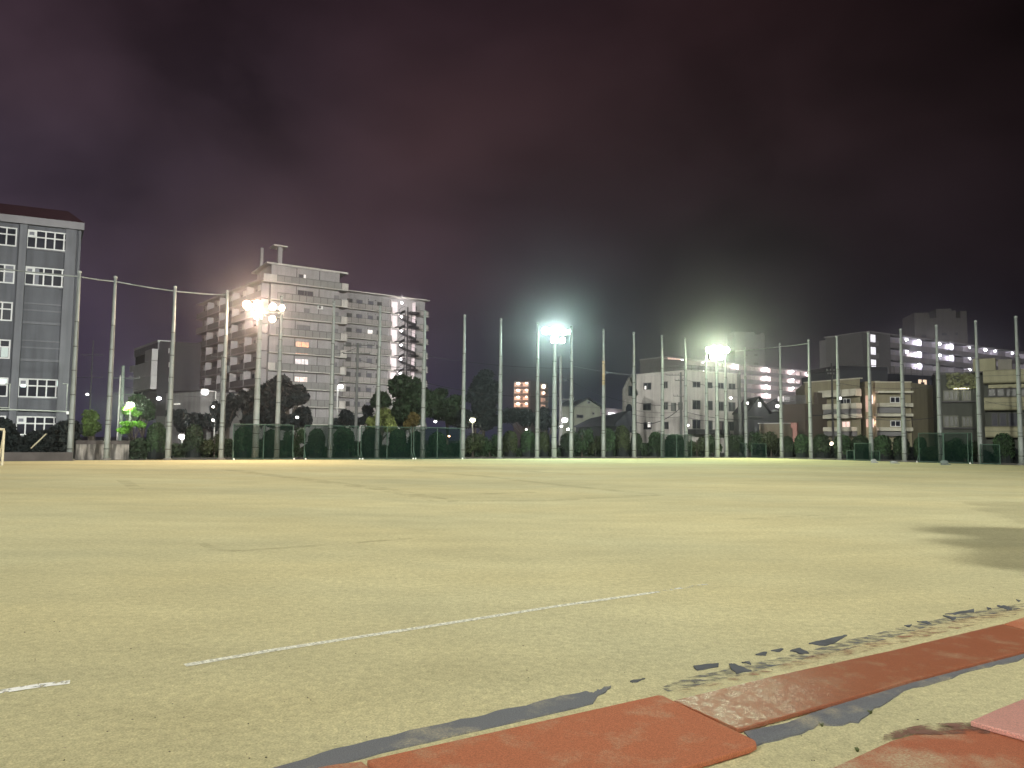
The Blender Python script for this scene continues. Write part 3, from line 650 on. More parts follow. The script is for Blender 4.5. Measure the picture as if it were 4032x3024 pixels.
# -- tall apartment tower
F3 = face_px(1070, 1041, 1338, 1077, 123.7)
t = thing('apartment_tower', F3.pt(F3.L/2, 0), 'tall pale apartment tower with rounded balconies and one orange lit window, behind the left floodlight', 'building')
uC = F3.L
MB().prism(F3.foot(9), 0, F3.H).build('wall', C_APT, t)
m = MB(); F3.box(m, -.9, F3.L+1.4, F3.H, F3.H+.28, -9.5, .4); m.build('roof_slab', C_APTL, t)
ZS = [27.35 - 2.92*k for k in range(9)]
uJ = [F3.uv(1168, 1100)[0], F3.uv(1258, 1100)[0]]
for u in uJ:
    m = MB(); F3.box(m, u-.06, u+.06, 0, F3.H-.05, 0, .05); m.build('downpipe', C_DOOR, t)
def curve_end(z0, z1, u0, side=1, dep=1.3, thick=.12):
    """solid balcony end that wraps round the corner"""
    pts = [F3.pt(u0, 0, dep)]; w = 1.35
    for a in range(0, 91, 15): pts.append(F3.pt(u0+side*(w-.55)+side*.55*math.sin(R(a)), 0, dep-.55+.55*math.cos(R(a))))
    pts += [F3.pt(u0+side*w, 0, -1.2), F3.pt(u0, 0, -1.2)]
    if side > 0: pts = pts[::-1]
    return MB().prism([p.xy for p in pts], z0, z1)
for k, z in enumerate(ZS):
    m = MB(); F3.box(m, -1.6 if k == 0 else -.2, uC, z-.16, z, 0, 1.3); m.build('balcony_slab', C_APTL, t)
    curve_end(z-.161, z+.02, uC).build('balcony_slab', C_APTL, t)
    curve_end(z+.02, z+1.12, uC+.02).build('balcony_end', C_WHT, t)
    ul = F3.uv(1083, 1090)[0] if k == 0 else .8
    m = MB(); F3.box(m, ul, uC-.03, z+.06, z+1.08, 1.2, 1.24); o = m.build('railing', C_RAIL, t)
    m = MB()
    nb = 9
    for i in range(nb+1): uu = ul+(uC-ul-.05)*i/nb; F3.box(m, uu-.03, uu+.03, z, z+1.14, 1.241, 1.28)
    F3.box(m, ul, uC-.05, z+1.09, z+1.15, 1.18, 1.30); m.build('railing_frame', C_DOOR if k % 2 else mat('rail_bar', (.10,.10,.10), .6), o)
    if k in (0, 5, 6): m = MB(); F3.box(m, -1.55 if k == 0 else -.4, ul-.02, z+.02, z+1.12, 1.1, 1.28); m.build('solid_parapet', C_WHT, t)
    # rooms behind
    a, b = F3.uv(1168, 1250)[0]+.12, F3.uv(1222, 1250)[0]
    if k == 1: a2, b2 = F3.uv(1170, 1200)[0], F3.uv(1232, 1200)[0]; window(F3, a2, b2, z+.05, z+2.2, t, fr=FRAME_D, mull=(.42, .6), w=.07)
    elif k == 0: a2, b2 = F3.uv(1176, 1090)[0], F3.uv(1194, 1090)[0]; window(F3, a2, b2, z+.05, z+2.0, t, fr=FRAME_D, w=.07); m = MB(); F3.box(m, b2+.08, b2+.4, z+1.1, z+2.0, 0, .05); m.build('lit_pane', LIT_W, t)
    elif k == 2: a2, b2 = F3.uv(1198, 1230)[0], F3.uv(1218, 1230)[0]; window(F3, a2, b2, z+.05, z+2.1, t, fr=FRAME_D, w=.07, pane=mat('grey_curtain', (.12,.12,.13)))
    elif k == 3: window(F3, a, b, z+.05, z+2.1, t, fr=FRAME_D, mull=(.5,), w=.07, pane=mat('grey_curtain', (.12,.12,.13)))
    elif k == 4: window(F3, a-.2, b-.1, z+.05, z+2.2, t, fr=FRAME_D, mull=(.45,), w=.05, pane=LIT_O, label='orange lit room window'); plight(t, F3.pt((a+b)/2, z+1.4, .7), 12, (1,.5,.2))
    elif k == 5: window(F3, a-.2, b-.1, z+.05, z+2.2, t, fr=FRAME_D, mull=(.45, .7), w=.05, pane=LIT_PW)
    elif k == 6: window(F3, a-.2, b-.15, z+.05, z+2.1, t, fr=FRAME_D, mull=(.4,), w=.05, pane=glow('lit_room_salmon', (1,.76,.66), .8, .4, 1.4))
    else: window(F3, a, b, z+.05, z+2.1, t, fr=FRAME_D, mull=(.5,), w=.05)
    if 1 <= k <= 7:
        m = MB(); F3.box(m, uC-.9, uC-.05, z+.05, z+2.0, 0, .05); m.build('window', mat('grey_curtain', (.12,.12,.13)), t)
m = MB(); u, z = F3.uv(1259, 1211); F3.box(m, u-.45, u+.45, z-.33, z+.33, 0, .35); o = m.build('air_conditioner', FRAME_W, t)
MB().tube([F3.pt(u-.1, z, .36), F3.pt(u-.1, z, .38)], .24, 14).build('fan', C_DOOR, o)
for k, px in ((0, 1245), (0, 1316), (5, 1263), (5, 1280), (4, 1240), (3, 1247)):
    u = F3.uv(px, 1200)[0]; m = MB(); F3.box(m, u-.35, u+.35, ZS[k]+.05, ZS[k]+.65, .5, .85); m.build('air_conditioner', C_RAIL, t)
# stair head on the roof
m = MB(); u0, zt = F3.uv(1117, 962); u1 = F3.uv(1132, 1000)[0]; F3.box(m, u0, u1, F3.H+.28, zt+.2, -3.8, -3); o = m.build('roof_tower', C_APT, t)
u0 = F3.uv(1097, 960)[0]; u1 = F3.uv(1148, 960)[0]; m = MB(); F3.box(m, u0-.1, u1+.1, zt+.2, zt+.42, -5, -2.4); m.build('tower_slab', C_APTL, o)
u0 = F3.uv(1031, 960)[0]; u1 = F3.uv(1040, 960)[0]; m = MB(); F3.box(m, u0+1.2, u1+1.3, F3.H+.28, zt+.2, -5.5, -5.2); m.build('roof_fin', C_APT, o)

# -- stepped wing going away to the left
F4 = face_px(800, 1204, 1058, 1108, 150); F4 = Face(F4.A, F3.pt(-.1, 0, -.9), F4.H)
t = thing('apartment_wing', F4.pt(F4.L/2, 0), 'shaded stepped apartment wing with dark balconies, left of the tall tower', 'building')
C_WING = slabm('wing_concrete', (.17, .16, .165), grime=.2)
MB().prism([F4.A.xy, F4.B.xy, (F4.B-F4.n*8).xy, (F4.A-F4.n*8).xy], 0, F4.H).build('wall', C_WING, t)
m = MB(); F4.box(m, -.5, F4.L, F4.H, F4.H+.25, -8, 1.2); m.build('roof_slab', slabm('wing_slab', (.24,.23,.235)), t)
rr = random.Random(4)
for k in range(9):
    z = F4.H - 2.92*(k+1)
    for j in range(5):                    # five flats, each set forward of the last
        a = F4.L*j/5; b = F4.L*(j+1)/5
        m = MB(); F4.box(m, a+.02, b-.1, z-.15, z, 0, 1.3); m.build('balcony_slab', _m['wing_slab'], t)
        m = MB(); F4.box(m, a+.25, b-.15, z+.05, z+1.05, 1.2, 1.25); m.build('railing', slabm('wing_rail', (.095,.09,.095)), t)
        m = MB(); F4.box(m, b-.12, b-.0, z, z+2.6, 0, 1.25); m.build('partition', _m['wing_slab'], t)
        w = (b-a)
        window(F4, a+w*.12, a+w*.48, z+.05, z+2.1, t, fr=FRAME_D, w=.06)
        if rr.random() < .6: m = MB(); F4.box(m, a+w*.62, a+w*.78, z+.1, z+2.2, 0, .9); m.build('panel', C_PALE, t)
for y in (1385, 1446, 1499):
    p = at(806, y, F4.A.y+1.0); m = MB(); u, z = F4.uv(812, y+4); F4.box(m, .0, 1.35, z-.75, z, 1.26, 1.4); m.build('lit_parapet', glow('salmon_parapet_glow', (.95,.40,.28), .55), t)  # parapet emits, painting the balcony lamp's light onto it
    MB().ball(F4.pt(.1, z+.25, 1.4), .22 if y == 1446 else .09, 8, 5).build('balcony_lamp', LAMP_Y, t)

# -- right wing with gallery access and a spiral stair
F5 = face_px(1371, 1151, 1673, 1189, 148)
t = thing('gallery_block', F5.pt(F5.L/2, 0), 'lower apartment block with access galleries and a lit black spiral staircase, right of the tower', 'building')
MB().prism([F5.pt(-3,0).xy, F5.B.xy, (F5.B-F5.n*9).xy, F5.pt(-3,0,-9).xy], 0, F5.H).build('wall', C_APT, t)
m = MB(); F5.box(m, -3, F5.L+.4, F5.H, F5.H+.2, -9.2, 1.5); m.build('roof_slab', C_APTL, t)
us = [F5.uv(px, 1300)[0] for px in (1533, 1624)]
ZT = [27.3 - 2.92*k for k in range(9)]
RB = mat('thin_dark_bar', (.07, .07, .07), .6, .1)
for k, z in enumerate(ZT):
    m = MB(); F5.box(m, -1.5, us[0], z-.16, z, 0, 1.4); m.build('gallery_slab', C_APTL, t)
    m = MB(); F5.box(m, us[1], F5.L+.3, z-.16, z, 0, 1.4); m.build('gallery_slab', C_APTL, t)
    m = MB(); F5.box(m, us[0]+.01, us[1]-.01, z-.16, z, -1, .9); m.build('gallery_slab', C_APTL, t)
    for (a, b, n) in ((-1.2, us[0]-.1, 7), (us[1]+.1, F5.L+.2, 3)):
        m = MB(); F5.box(m, a, b, z+1.06, z+1.11, 1.36, 1.41)
        for i in range(n+1): uu = a+(b-a)*i/n; F5.box(m, uu-.03, uu+.03, z, z+1.06, 1.36, 1.41)
        o = m.build('railing', RB, t); m = MB(); F5.box(m, a, b, z+.1, z+1.0, 1.38, 1.39); m.build('railing_panel', slabm('gallery_rail_panel', (.26,.245,.235)), o)
    for px, w in ((1348, .55), (1492, .5), (1553 if False else 1632, .5)):
        u = F5.uv(px, 1300)[0]; 
        if px == 1348: u = F5.uv(1374, 1300)[0]
        m = MB(); F5.box(m, u-w, u+w, z+.02, z+2.05, 0, .06); m.build('door', C_DOOR, t)
    for px, w in ((1413, .62), (1457, .55)):
        u = F5.uv(px, 1300)[0]; lit = (k == 2 and px == 1457)
        window(F5, u-w, u+w, z+.95, z+2.05, t, fr=FRAME_D if not lit else FRAME_W, pane=LIT_W if lit else mat('grey_window', (.09,.09,.11), .4), mull=(.5,), w=.06)
    for px in (1447, 1476): u = F5.uv(px, 1300)[0]; m = MB(); F5.box(m, u-.05, u+.05, z+2.2, z+2.4, 0, .12); m.build('wall_lamp', C_DOOR, t)
    u = F5.uv(1640, 1300)[0]; m = MB(); F5.box(m, u+.45, u+.95, z+.02, z+1.1, .3, 1.1); m.build('air_conditioner', C_DOOR, t)
    if k < 7:                              # lit stair lobby
        m = MB(); F5.box(m, us[0]+.1, us[0]+1.7, z+.1, z+2.5, 0, .05); m.build('lobby_wall', slabm('lobby_paint', (.62,.56,.58)), t)
        m = MB(); F5.box(m, us[1]-1.9, us[1]-1.05, z+.05, z+2.2, 0, .06); m.build('lobby_door', mat('lobby_door_grey', (.20,.20,.20)), t)
        m = MB(); F5.box(m, us[1]-.15, us[1], z, z+2.7, 0, 1.3); m.build('lobby_fin', _m['lobby_paint'], t)
        m = MB(); F5.box(m, us[0]-.15, us[0], z, z+2.7, 0, 1.0); m.build('lobby_fin', _m['lobby_paint'], t)
        c = F5.pt(F5.uv(1570, 1300)[0], z+2.25, 1.15); MB().ball(c, .23, 10, 6).build('stair_lamp', LAMP_W, t); plight(t, c+F5.n*.25, 260, (1,.88,.88))
# spiral stair: a thing of its own
uc = F5.uv(1577, 1300)[0]; cx = F5.pt(uc, 0, 3.2)
st = thing('spiral_staircase', cx, 'black spiral fire staircase silhouetted against lit lobbies of the apartment block', 'staircase')
MS = mat('black_steel', (.012, .012, .013), .6, .1)
MB().tube([cx, cx+Vector((0,0,ZT[0]+1.1))], .14, 8).build('central_column', MS, st)
for off in (-.75, .75): q = cx+F5.t*off+F5.n*.3; MB().tube([q, q+Vector((0,0,ZT[0]+.3))], .06, 6).build('support_post', MS, st)
for k in range(1, 8):
    z = ZT[k-1]-2.92
    for i in range(15):
        a0 = math.pi*(-.15) + 2*math.pi*.80*i/15; a1 = a0+2*math.pi*.80/15*1.05; zz = z+2.92*i/15
        P = [cx, cx+Vector((1.75*math.cos(a0), 1.75*math.sin(a0), 0)), cx+Vector((1.75*math.cos(a1), 1.75*math.sin(a1), 0))]
        MB().prism([p.xy for p in P], zz, zz+.06).build('tread', MS, st)
    hp = [cx+Vector((1.75*math.cos(math.pi*(-.15)+2*math.pi*.8*i/15), 1.75*math.sin(math.pi*(-.15)+2*math.pi*.8*i/15), z+2.92*i/15+.0)) for i in range(16)]
    mm = MB()
    for a, b in zip(hp[:-1], hp[1:]): mm.hexa([a+Vector((0,0,-.25)), b+Vector((0,0,-.25)), b*1.0+Vector((.03,.03,-.25)), a+Vector((.03,.03,-.25)), a+Vector((0,0,.25)), b+Vector((0,0,.25)), b+Vector((.03,.03,.25)), a+Vector((.03,.03,.25))])
    mm.build('stringer', MS, st); MB().tube([h+Vector((0,0,1.0)) for h in hp], .035, 5).build('handrail', MS, st)
    m = MB(); F5.box(m, uc+.3, uc+2.3, z+2.7, z+3.1, 2.2, 3.9); m.build('landing', MS, st)
    m = MB(); F5.box(m, uc-2.0, uc-.3, z+2.75, z+2.9, 1.4, 2.6); m.build('landing', MS, st)

# -- far orange lit tower block
F6 = face_px(2023, 1499, 2090, 1497, 318)
F6r = Face(F6.B, at(2158, 1508, 330), F6.H)
t = thing('orange_apartments', F6.pt(0, 0), 'distant dark apartment block with orange lit galleries on two sides', 'building')
MB().prism([F6.A.xy, F6.B.xy, F6r.B.xy, (F6r.B+Vector((0,10,0))).xy, (F6.A+Vector((0,10,0))).xy], 0, F6.H).build('wall', slabm('far_dark_wall', (.035,.025,.03)), t)
G_O = glow('gallery_lamplight', (1, .40, .20), .72, .3, .3); G_O2 = glow('stair_lamplight', (1, .45, .27), .42, .4, .4)  # walls emit, so orange lamplight is painted on galleries and stairs
for k in range(5):
    z = F6.H - .9 - 2.85*k
    m = MB(); F6.box(m, .3, 6.9, z-1.7, z, -.02, .15); m.build('lit_gallery', G_O, t)
    m = MB(); F6.box(m, 0.2, 6.9, z-2.85+.05, z-1.95, .1, .7); m.build('parapet', slabm('gallery_parapet', (.16,.09,.075)), t)
    for u, r_ in ((2.4, .50), (6.3, .34)): MB().ball(F6.pt(u, z-.35, .7), (r_*1.5, r_, r_*.8), 8, 5).build('gallery_lamp', LAMP_Y, t)
    m = MB(); F6.box(m, 3.3, 4.4, z-1.6, z-.4, .15, .3); m.build('pillar', slabm('gallery_pillar', (.20,.12,.10)), t)
    if k < 4:
        m = MB(); F6r.box(m, F6r.L-7.6, F6r.L-3.0, z-1.9, z-.2, 0, .15); m.build('lit_stair', G_O2, t)
        m = MB(); q = [F6r.pt(F6r.L-7.8, z-2.9, .3), F6r.pt(F6r.L-7.8, z-2.2, .3), F6r.pt(F6r.L, z-.9, .3), F6r.pt(F6r.L, z-1.6, .3)]
        m.loft([p - F6r.n*.15 for p in q], q); m.build('stair_flight', _m['gallery_parapet'], t)
        if k in (0, 1): MB().ball(F6r.pt(F6r.L-5.6, z-.9, .5), .8 if k == 0 else .5, 8, 5).build('stair_lamp', LAMP_Y, t)

# -- houses in the middle
def gable_house(name, label, face, depth, ridge, wallm, roofm, eave=.35, side=0):
    """gable end is the face itself"""
    t = thing(name, face.pt(face.L/2, 0), label, 'house'); H = face.H
    mid = face.pt(face.L/2, 0); rd = Vector((mid.x, mid.y, 0)).normalized(); bk = rd*depth + Vector((-side*mid.y/F, 0, 0)); old = face.pt
    class _F: pass
    fc = _F(); fc.L = face.L; fc.H = H
    def pt(u, z, d=0): return old(u, z, d) if d >= 0 else old(u, z, 0) + bk
    fc.pt = pt; face = fc
    MB().loft([face.pt(0,0), face.pt(face.L,0), face.pt(face.L,H), face.pt(face.L/2,ridge-.12), face.pt(0,H)][::-1],
              [face.pt(0,0,-depth), face.pt(face.L,0,-depth), face.pt(face.L,H,-depth), face.pt(face.L/2,ridge-.12,-depth), face.pt(0,H,-depth)][::-1]).build('wall', wallm, t)
    for sgn in (0, 1):
        u = 0 if sgn == 0 else face.L; e = -eave if sgn == 0 else face.L+eave; ze = H - eave*(ridge-H)/(face.L/2)
        a = [face.pt(e, ze, eave), face.pt(face.L/2, ridge, eave), face.pt(face.L/2, ridge+.16, eave), face.pt(e, ze+.16, eave)]
        b = [face.pt(e, ze, -depth), face.pt(face.L/2, ridge, -depth), face.pt(face.L/2, ridge+.16, -depth), face.pt(e, ze+.16, -depth)]
        MB().loft(a, b).build('roof', roofm, t)
    return t
F7 = face_px(2261, 1599, 2364, 1603, 95); rz = at(2311, 1567, 95).z
C_SIDE = slabm('green_grey_siding', (.145, .155, .125), grime=.2)
t = gable_house('gabled_house', 'green grey gabled house with small square windows, right of the middle floodlight', F7, 9, rz, C_SIDE, C_ROOF, side=50)
Fs = face_px(2208, 1600, 2262, 1600, 97.0); MB().prism([Fs.A.xy, (Fs.B-Vector((.1,0,0))).xy, (Fs.B-Fs.n*5-Vector((.1,0,0))).xy, (Fs.A-Fs.n*5).xy], 0, Fs.H).build('side_wall', C_SIDE, t)
MB().loft([Fs.pt(-.3, Fs.H, .3), Fs.pt(Fs.L-.36, Fs.H, .3), Fs.pt(Fs.L-.36, Fs.H+.1, .3), Fs.pt(-.3, Fs.H+.1, .3)], [Fs.pt(.9, Fs.H+1.05, -3), Fs.pt(Fs.L-.36, Fs.H+1.05, -3), Fs.pt(Fs.L-.36, Fs.H+1.2, -3), Fs.pt(.9, Fs.H+1.2, -3)]).build('side_roof', C_ROOF, t)
for q in ((2312,1578,2324,1590), (2269,1632,2296,1647), (2331,1623,2340,1634)): pwindow(F7, *q, t, fr=FRAME_D, w=.06)
m = MB(); F7.box(m, 0, F7.L, F7.H-.1, F7.H, 0, .06); m.build('string_course', slabm('string', (.09,.095,.085)), t)
F8 = face_px(2268, 1672, 2428, 1665, 89); t = thing('low_roofs', F8.pt(0, 0), 'low dark tiled roof in front of the gabled house, behind the hedge', 'house')
MB().prism(F8.foot(1.5), 0, F8.H-.3).build('wall', C_DARK, t)
z1 = at(2310, 1650, 92).z
MB().loft([F8.pt(-.3, F8.H-.3, .4), F8.pt(F8.L, F8.H-.3, .4), F8.pt(F8.L, F8.H-.3, -2.2), F8.pt(-.3, F8.H-.3, -2.2)], [F8.pt(1.0, z1, -1.4), F8.pt(F8.L-.1, z1+.55, -1.4), F8.pt(F8.L-.1, z1+.55, -1.7), F8.pt(1.0, z1, -1.7)]).build('roof', C_ROOF, t)
# lit shop front beyond
F9 = face_px(2386, 1606, 2450, 1612, 125); t = thing('lit_shop', F9.pt(0, 0), 'small pale building with a blown out white lit sign, beyond the low dark roofs', 'building')
MB().prism(F9.foot(8), 0, F9.H).build('wall', slabm('shop_wall', (.22, .19, .21)), t)
m = MB(); F9.pbox(m, 2393, 1625, 2430, 1641, .1, .5); m.build('lit_sign', glow('blown_sign', (1, .98, 1), 3.5), t)
m = MB(); F9.pbox(m, 2430, 1628, 2446, 1634, .1, .4); m.build('sign_end', glow('dim_sign', (1,.97,1), .9), t)
# narrow gabled house with arched windows
F10 = Face(at(2451, 1740, 100), at(2500, 1740, 103), at(2449, 1534, 100).z)
rz = at(2482, 1481, 102).z
t = gable_house('arched_window_house', 'narrow stone coloured gabled house with tall arched windows, left of the white building', F10, 8, rz, slabm('stone_wall', (.26,.25,.23), grime=.3, var=.2, scale=2), slabm('pale_verge', (.32,.32,.30)))
def arch(face, px0, py0, px1, py1, parent):
    u0, z1 = face.uv(px0, py0); u1, z0 = face.uv(px1, py1); r = (u1-u0)/2; pts = [(u0, z0), (u1, z0)] + [((u0+u1)/2+r*math.cos(a), z1-r+r*math.sin(a)) for a in [math.pi*i/8 for i in range(9)]]
    MB().loft([face.pt(u, z, .02) for u, z in pts], [face.pt(u, z, .07) for u, z in pts]).build('arched_window', GLASS, parent)
arch(F10, 2463, 1588, 2489, 1632, t); arch(F10, 2459, 1658, 2489, 1704, t); m = MB(); F10.pbox(m, 2474, 1519, 2490, 1560, .02, .1); m.build('window', GLASS, t)

# -- white four storey building
F11 = face_px(2506, 1476, 2700, 1460, 124); F12 = face_px(2700, 1460, 2907, 1474, F11.B.y); F12 = Face(F11.B, F12.B, F11.H)
t = thing('white_building', F12.pt(0, 0), 'white four storey corner building with dark square windows behind the right hand floodlight', 'building')
MB().prism([F11.A.xy, F11.B.xy, F12.B.xy, (F12.B+Vector((-1,13,0))).xy, (F11.A+Vector((3,13,0))).xy], 0, F11.H).build('wall', C_WHT, t)
for q in ((2535,1508,2565,1534),(2611,1503,2630,1529),(2533,1588,2564,1615),(2612,1584,2631,1613),(2535,1663,2566,1691),(2614,1661,2633,1690)):
    o = pwindow(F11, *q, t, fr=FRAME_D, mull=(.5,), w=.08)
    if q[0] == 2535:
        u, z = F11.uv(2539 if q[1] < 1600 else 2552, 1526 if q[1] < 1600 else 1663); m = MB()
        if q[1] < 1600: F11.box(m, u, u+.35, z-.3, z+.25, .045, .09)
        else: F11.box(m, u, u+.55, z-.78, z, .045, .1)
        m.build('lit_pane', LIT_W, o)
for r_ in ((1501,1527,1.0),(1575,1613,1.12),(1652,1689,1.12)):
    for i, (a, b) in enumerate(((2726,2757),(2783,2805),(2821,2849),(2867,2895))):
        dy = i*2.6; o = pwindow(F12, a, r_[0]+dy, b, r_[1]+dy, t, fr=FRAME_D if r_[0] > 1510 else mat('grey_window_frame', (.2,.2,.2)), mull=(.5,) if i != 1 else (), w=.07)
        if i == 2 and r_[0] == 1652: m = MB(); u, z = F12.uv(a, r_[0]+dy); m = MB(); F12.box(m, u+.1, u+1.1, z-1.5, z-.1, .045, .08); m.build('curtain', slabm('mauve_curtain', (.14,.11,.12)), o)
for Fx in (F11, F12):
    m = MB(); L_ = Fx.L
    for zz in (F11.H+.45, F11.H+.95): Fx.box(m, 1.2 if Fx is F11 else .1, L_-.15, zz-.035, zz+.035, -.35, -.28)
    n = int(L_/1.3)
    for i in range(n+1): u = 1.2*(Fx is F11)+.1+(L_-.3-1.2*(Fx is F11))*i/n; Fx.box(m, u-.03, u+.03, F11.H, F11.H+1.0, -.36, -.27)
    m.build('roof_railing', FRAME_D, t)
m = MB(); F12.pbox(m, 2703, 1690, 2838, 1712, .1, 2.0); m.build('awning', C_BLACK, t)
m = MB(); F11.box(m, -.05, F11.L, F11.H, F11.H+.12, -.25, .1); m.build('coping', C_APTL, t); m = MB(); F12.box(m, .02, F12.L+.05, F11.H, F11.H+.12, -.25, .1); m.build('coping', C_APTL, t)
m = MB(); F12.box(m, F12.L-.25, F12.L-.1, 0, F11.H, 0, .18); m.build('downpipe', FRAME_D, t)

# -- long gallery apartments behind, pink white lamps
def gallery(name, label, face, lampcols, rows, col_w, wall, parapet, u_start=0, zfirst=.9, step=2.9, lampm=None, power=55, tint=(1,.82,.84), depth=10, door=None, skip=(), body=None):
    t = thing(name, face.pt(0, 0), label, 'building'); H = face.H
    MB().prism(face.foot(depth), 0, H).build('wall', body, t); m = MB(); face.box(m, .02, face.L-.02, H-step*(rows+2), H-.05, .001, .04); m.build('gallery_wall', wall, t)  # dim body and paler gallery wall put unlit ends and lamplight into colour
    m = MB(); face.box(m, -.3, face.L+.3, H-.02, H+.3, -depth-.3, 1.9); m.build('roof_slab', parapet, t)
    for k in range(rows+2):
        z = H - step*(k+1)
        m = MB(); face.box(m, 0, face.L, z-.15, z, 0, 1.8); m.build('gallery_floor', parapet, t)
        m = MB(); face.box(m, 0, face.L, z+.02, z+1.15, 1.7, 1.82); m.build('gallery_parapet', parapet, t)
        n = int(face.L/col_w)
        for j in range(n+1):
            u = face.L*j/n; m = MB(); face.box(m, u-.15, u+.15, z+.02, z+2.6, .0, 1.5); m.build('gallery_pier', wall, t)
            if j < n:
                for a in (.22, .62):
                    uu = u + (face.L/n)*a; m = MB(); face.box(m, uu, uu+.85, z+.03, z+2.1, 0, .05); m.build('door', door or mat('gallery_door', (.30,.27,.27)), t)
        if k < rows:
            for i, lp in enumerate(lampcols):
                if (k, i) in skip: continue
                u = face.uv(lp, 1440)[0] if isinstance(lp, (int, float)) else lp[0]
                c = face.pt(u, z+2.45, 1.0); r_ = .30
                MB().ball(c, (r_*1.7, r_, r_*.9), 10, 6).build('gallery_lamp', lampm or LAMP_W, t)
                plight(t, c+Vector((0,0,-.35)), power, tint, .25)
    return t
F13 = face_px(2614, 1408, 3190, 1466, 226)
t = gallery('gallery_apartments', 'long apartment block with open galleries lit pinkish white, behind the white building', F13, (2677, 2761, 2888, 3006, 3110, 3177), 4, 8.2,
        slabm('pink_lit_gallery_wall', (.36,.31,.31)), slabm('gallery_parapet_grey', (.19,.18,.185)), power=800, body=slabm('dim_end_block_wall', (.075,.065,.07)), skip=((1,5),(2,5),(3,5),(3,4)))
m = MB(); F13.box(m, .1, 5.6, F13.H-2.3, F13.H-.1, 1.2, 1.6); m.build('lit_window', glow('salmon_room', (1,.60,.50), .75, .15), t)
Fb = face_px(2525, 1431, 2612, 1414, 236); MB().prism(Fb.foot(8), 0, Fb.H).build('end_block', slabm('dim_end_block_wall', (.075,.065,.07)), t)
F14 = face_px(2893, 1316, 3011, 1318, 262); t = thing('lift_tower', F14.pt(0, 0), 'dim grey lift tower rising behind the long pink lit apartments', 'tower')
MB().prism(F14.foot(8), 0, F14.H).build('wall', slabm('dim_tower_wall', (.085,.078,.095)), t)
m = MB(); F14.box(m, 0, 7.2, F14.H, F14.H+.9, -8, -.1); m.build('roof_block', _m['dim_tower_wall'], t); m = MB(); F14.box(m, 9.1, F14.L, F14.H, F14.H+.7, -8, -.1); m.build('roof_block', _m['dim_tower_wall'], t)
for q in ((2970,1394,2982,1402),(2968,1428,2985,1436),(2935,1396,2942,1402)): m = MB(); F14.pbox(m, *q, .01, .15); m.build('window', C_BLACK, t)

# -- dark houses and brown building right of the white one
F15 = Face(at(2943, 1740, 100), at(3028, 1740, 103), at(2943, 1616, 100).z); t = gable_house('dark_gabled_house', 'dark house with a steep gable and a bright slit window', F15, 10, at(2986, 1564, 101.5).z, slabm('dark_gable_wall', (.065,.066,.075)), C_ROOF, side=62)
m = MB(); F15.pbox(m, 2985, 1585, 2993, 1602, .02, .12); m.build('slit_window', glow('bright_slit', (1, .97, .9), 4), t)
m = MB(); F15.pbox(m, 2925, 1640, 2991, 1643, .2, 1.0); m.build('canopy', slabm('pale_canopy', (.2,.2,.2)), t)
F16 = Face(at(3015, 1740, 106), at(3086, 1740, 108), at(3015, 1592, 106).z); t = gable_house('low_gabled_house', 'lower dark gabled house with a lit white awning, behind the steep gable', F16, 8, at(3050, 1573, 107).z, slabm('dark_gable_wall', (1,1,1)), C_ROOF)
m = MB(); F16.pbox(m, 3053, 1562, 3083, 1582, .4, 1.2); m.build('lit_awning', glow('awning_glow', (1,.92,.92), .85, .2), t)  # awning emits to paint the lamplight falling on it
m = MB(); F16.pbox(m, 3035, 1617, 3075, 1622, .1, .8); m.build('canopy', _m['pale_canopy'], t)
F17 = face_px(3083, 1593, 3168, 1590, 101); t = thing('brown_building', F17.pt(0, 0), 'plain brown walled building with a dark fenced roof, left of the beige building', 'building')
MB().prism(F17.foot(10), 0, F17.H).build('wall', C_BROWN, t)
m = MB(); zt = at(3100, 1560, 101).z
for i in range(24): u = F17.L*i/23; F17.box(m, u-.03, u+.03, F17.H, zt, -.3, -.24)
F17.box(m, 0, F17.L, zt-.06, zt, -.32, -.22); F17.box(m, 0, F17.L, F17.H+.5, F17.H+.56, -.32, -.22); m.build('roof_fence', FRAME_D, t)
m = MB(); F17.box(m, 4.4/1.6, F17.L, F17.H, at(3130,1545,101).z, -8, -3); m.build('roof_room', C_BROWN, t)
F18 = face_px(3087, 1664, 3137, 1664, 93); t = thing('pink_porch', F18.pt(0, 0), 'small pink painted porch with a dark window, behind the clipped bushes', 'building')
m = MB(); F18.box(m, 0, F18.L, F18.H-.65, F18.H, -3, 0); F18.box(m, F18.L-.5, F18.L, 0, F18.H-.65, -3, 0); m.build('wall', slabm('pink_paint', (.26,.135,.115)), t)
m = MB(); F18.box(m, 0, F18.L-.5, 0, F18.H-.65, -3, -.5); m.build('recess_wall', slabm('recess', (.07,.06,.05)), t)
m = MB(); F18.box(m, .3, F18.L-.8, .6, F18.H-.95, -.5, -.4); m.build('window', GLASS, t)
F19 = face_px(2989, 1669, 3086, 1668, 94); t = thing('low_beige_wall', F19.pt(0, 0), 'low beige wall with a pale top edge, left of the pink porch', 'wall')
MB().prism(F19.foot(2), 0, F19.H).build('wall', slabm('low_beige', (.13,.11,.08)), t); m = MB(); F19.box(m, -.1, F19.L, F19.H, F19.H+.1, -2, .15); m.build('coping', C_PALE, t)

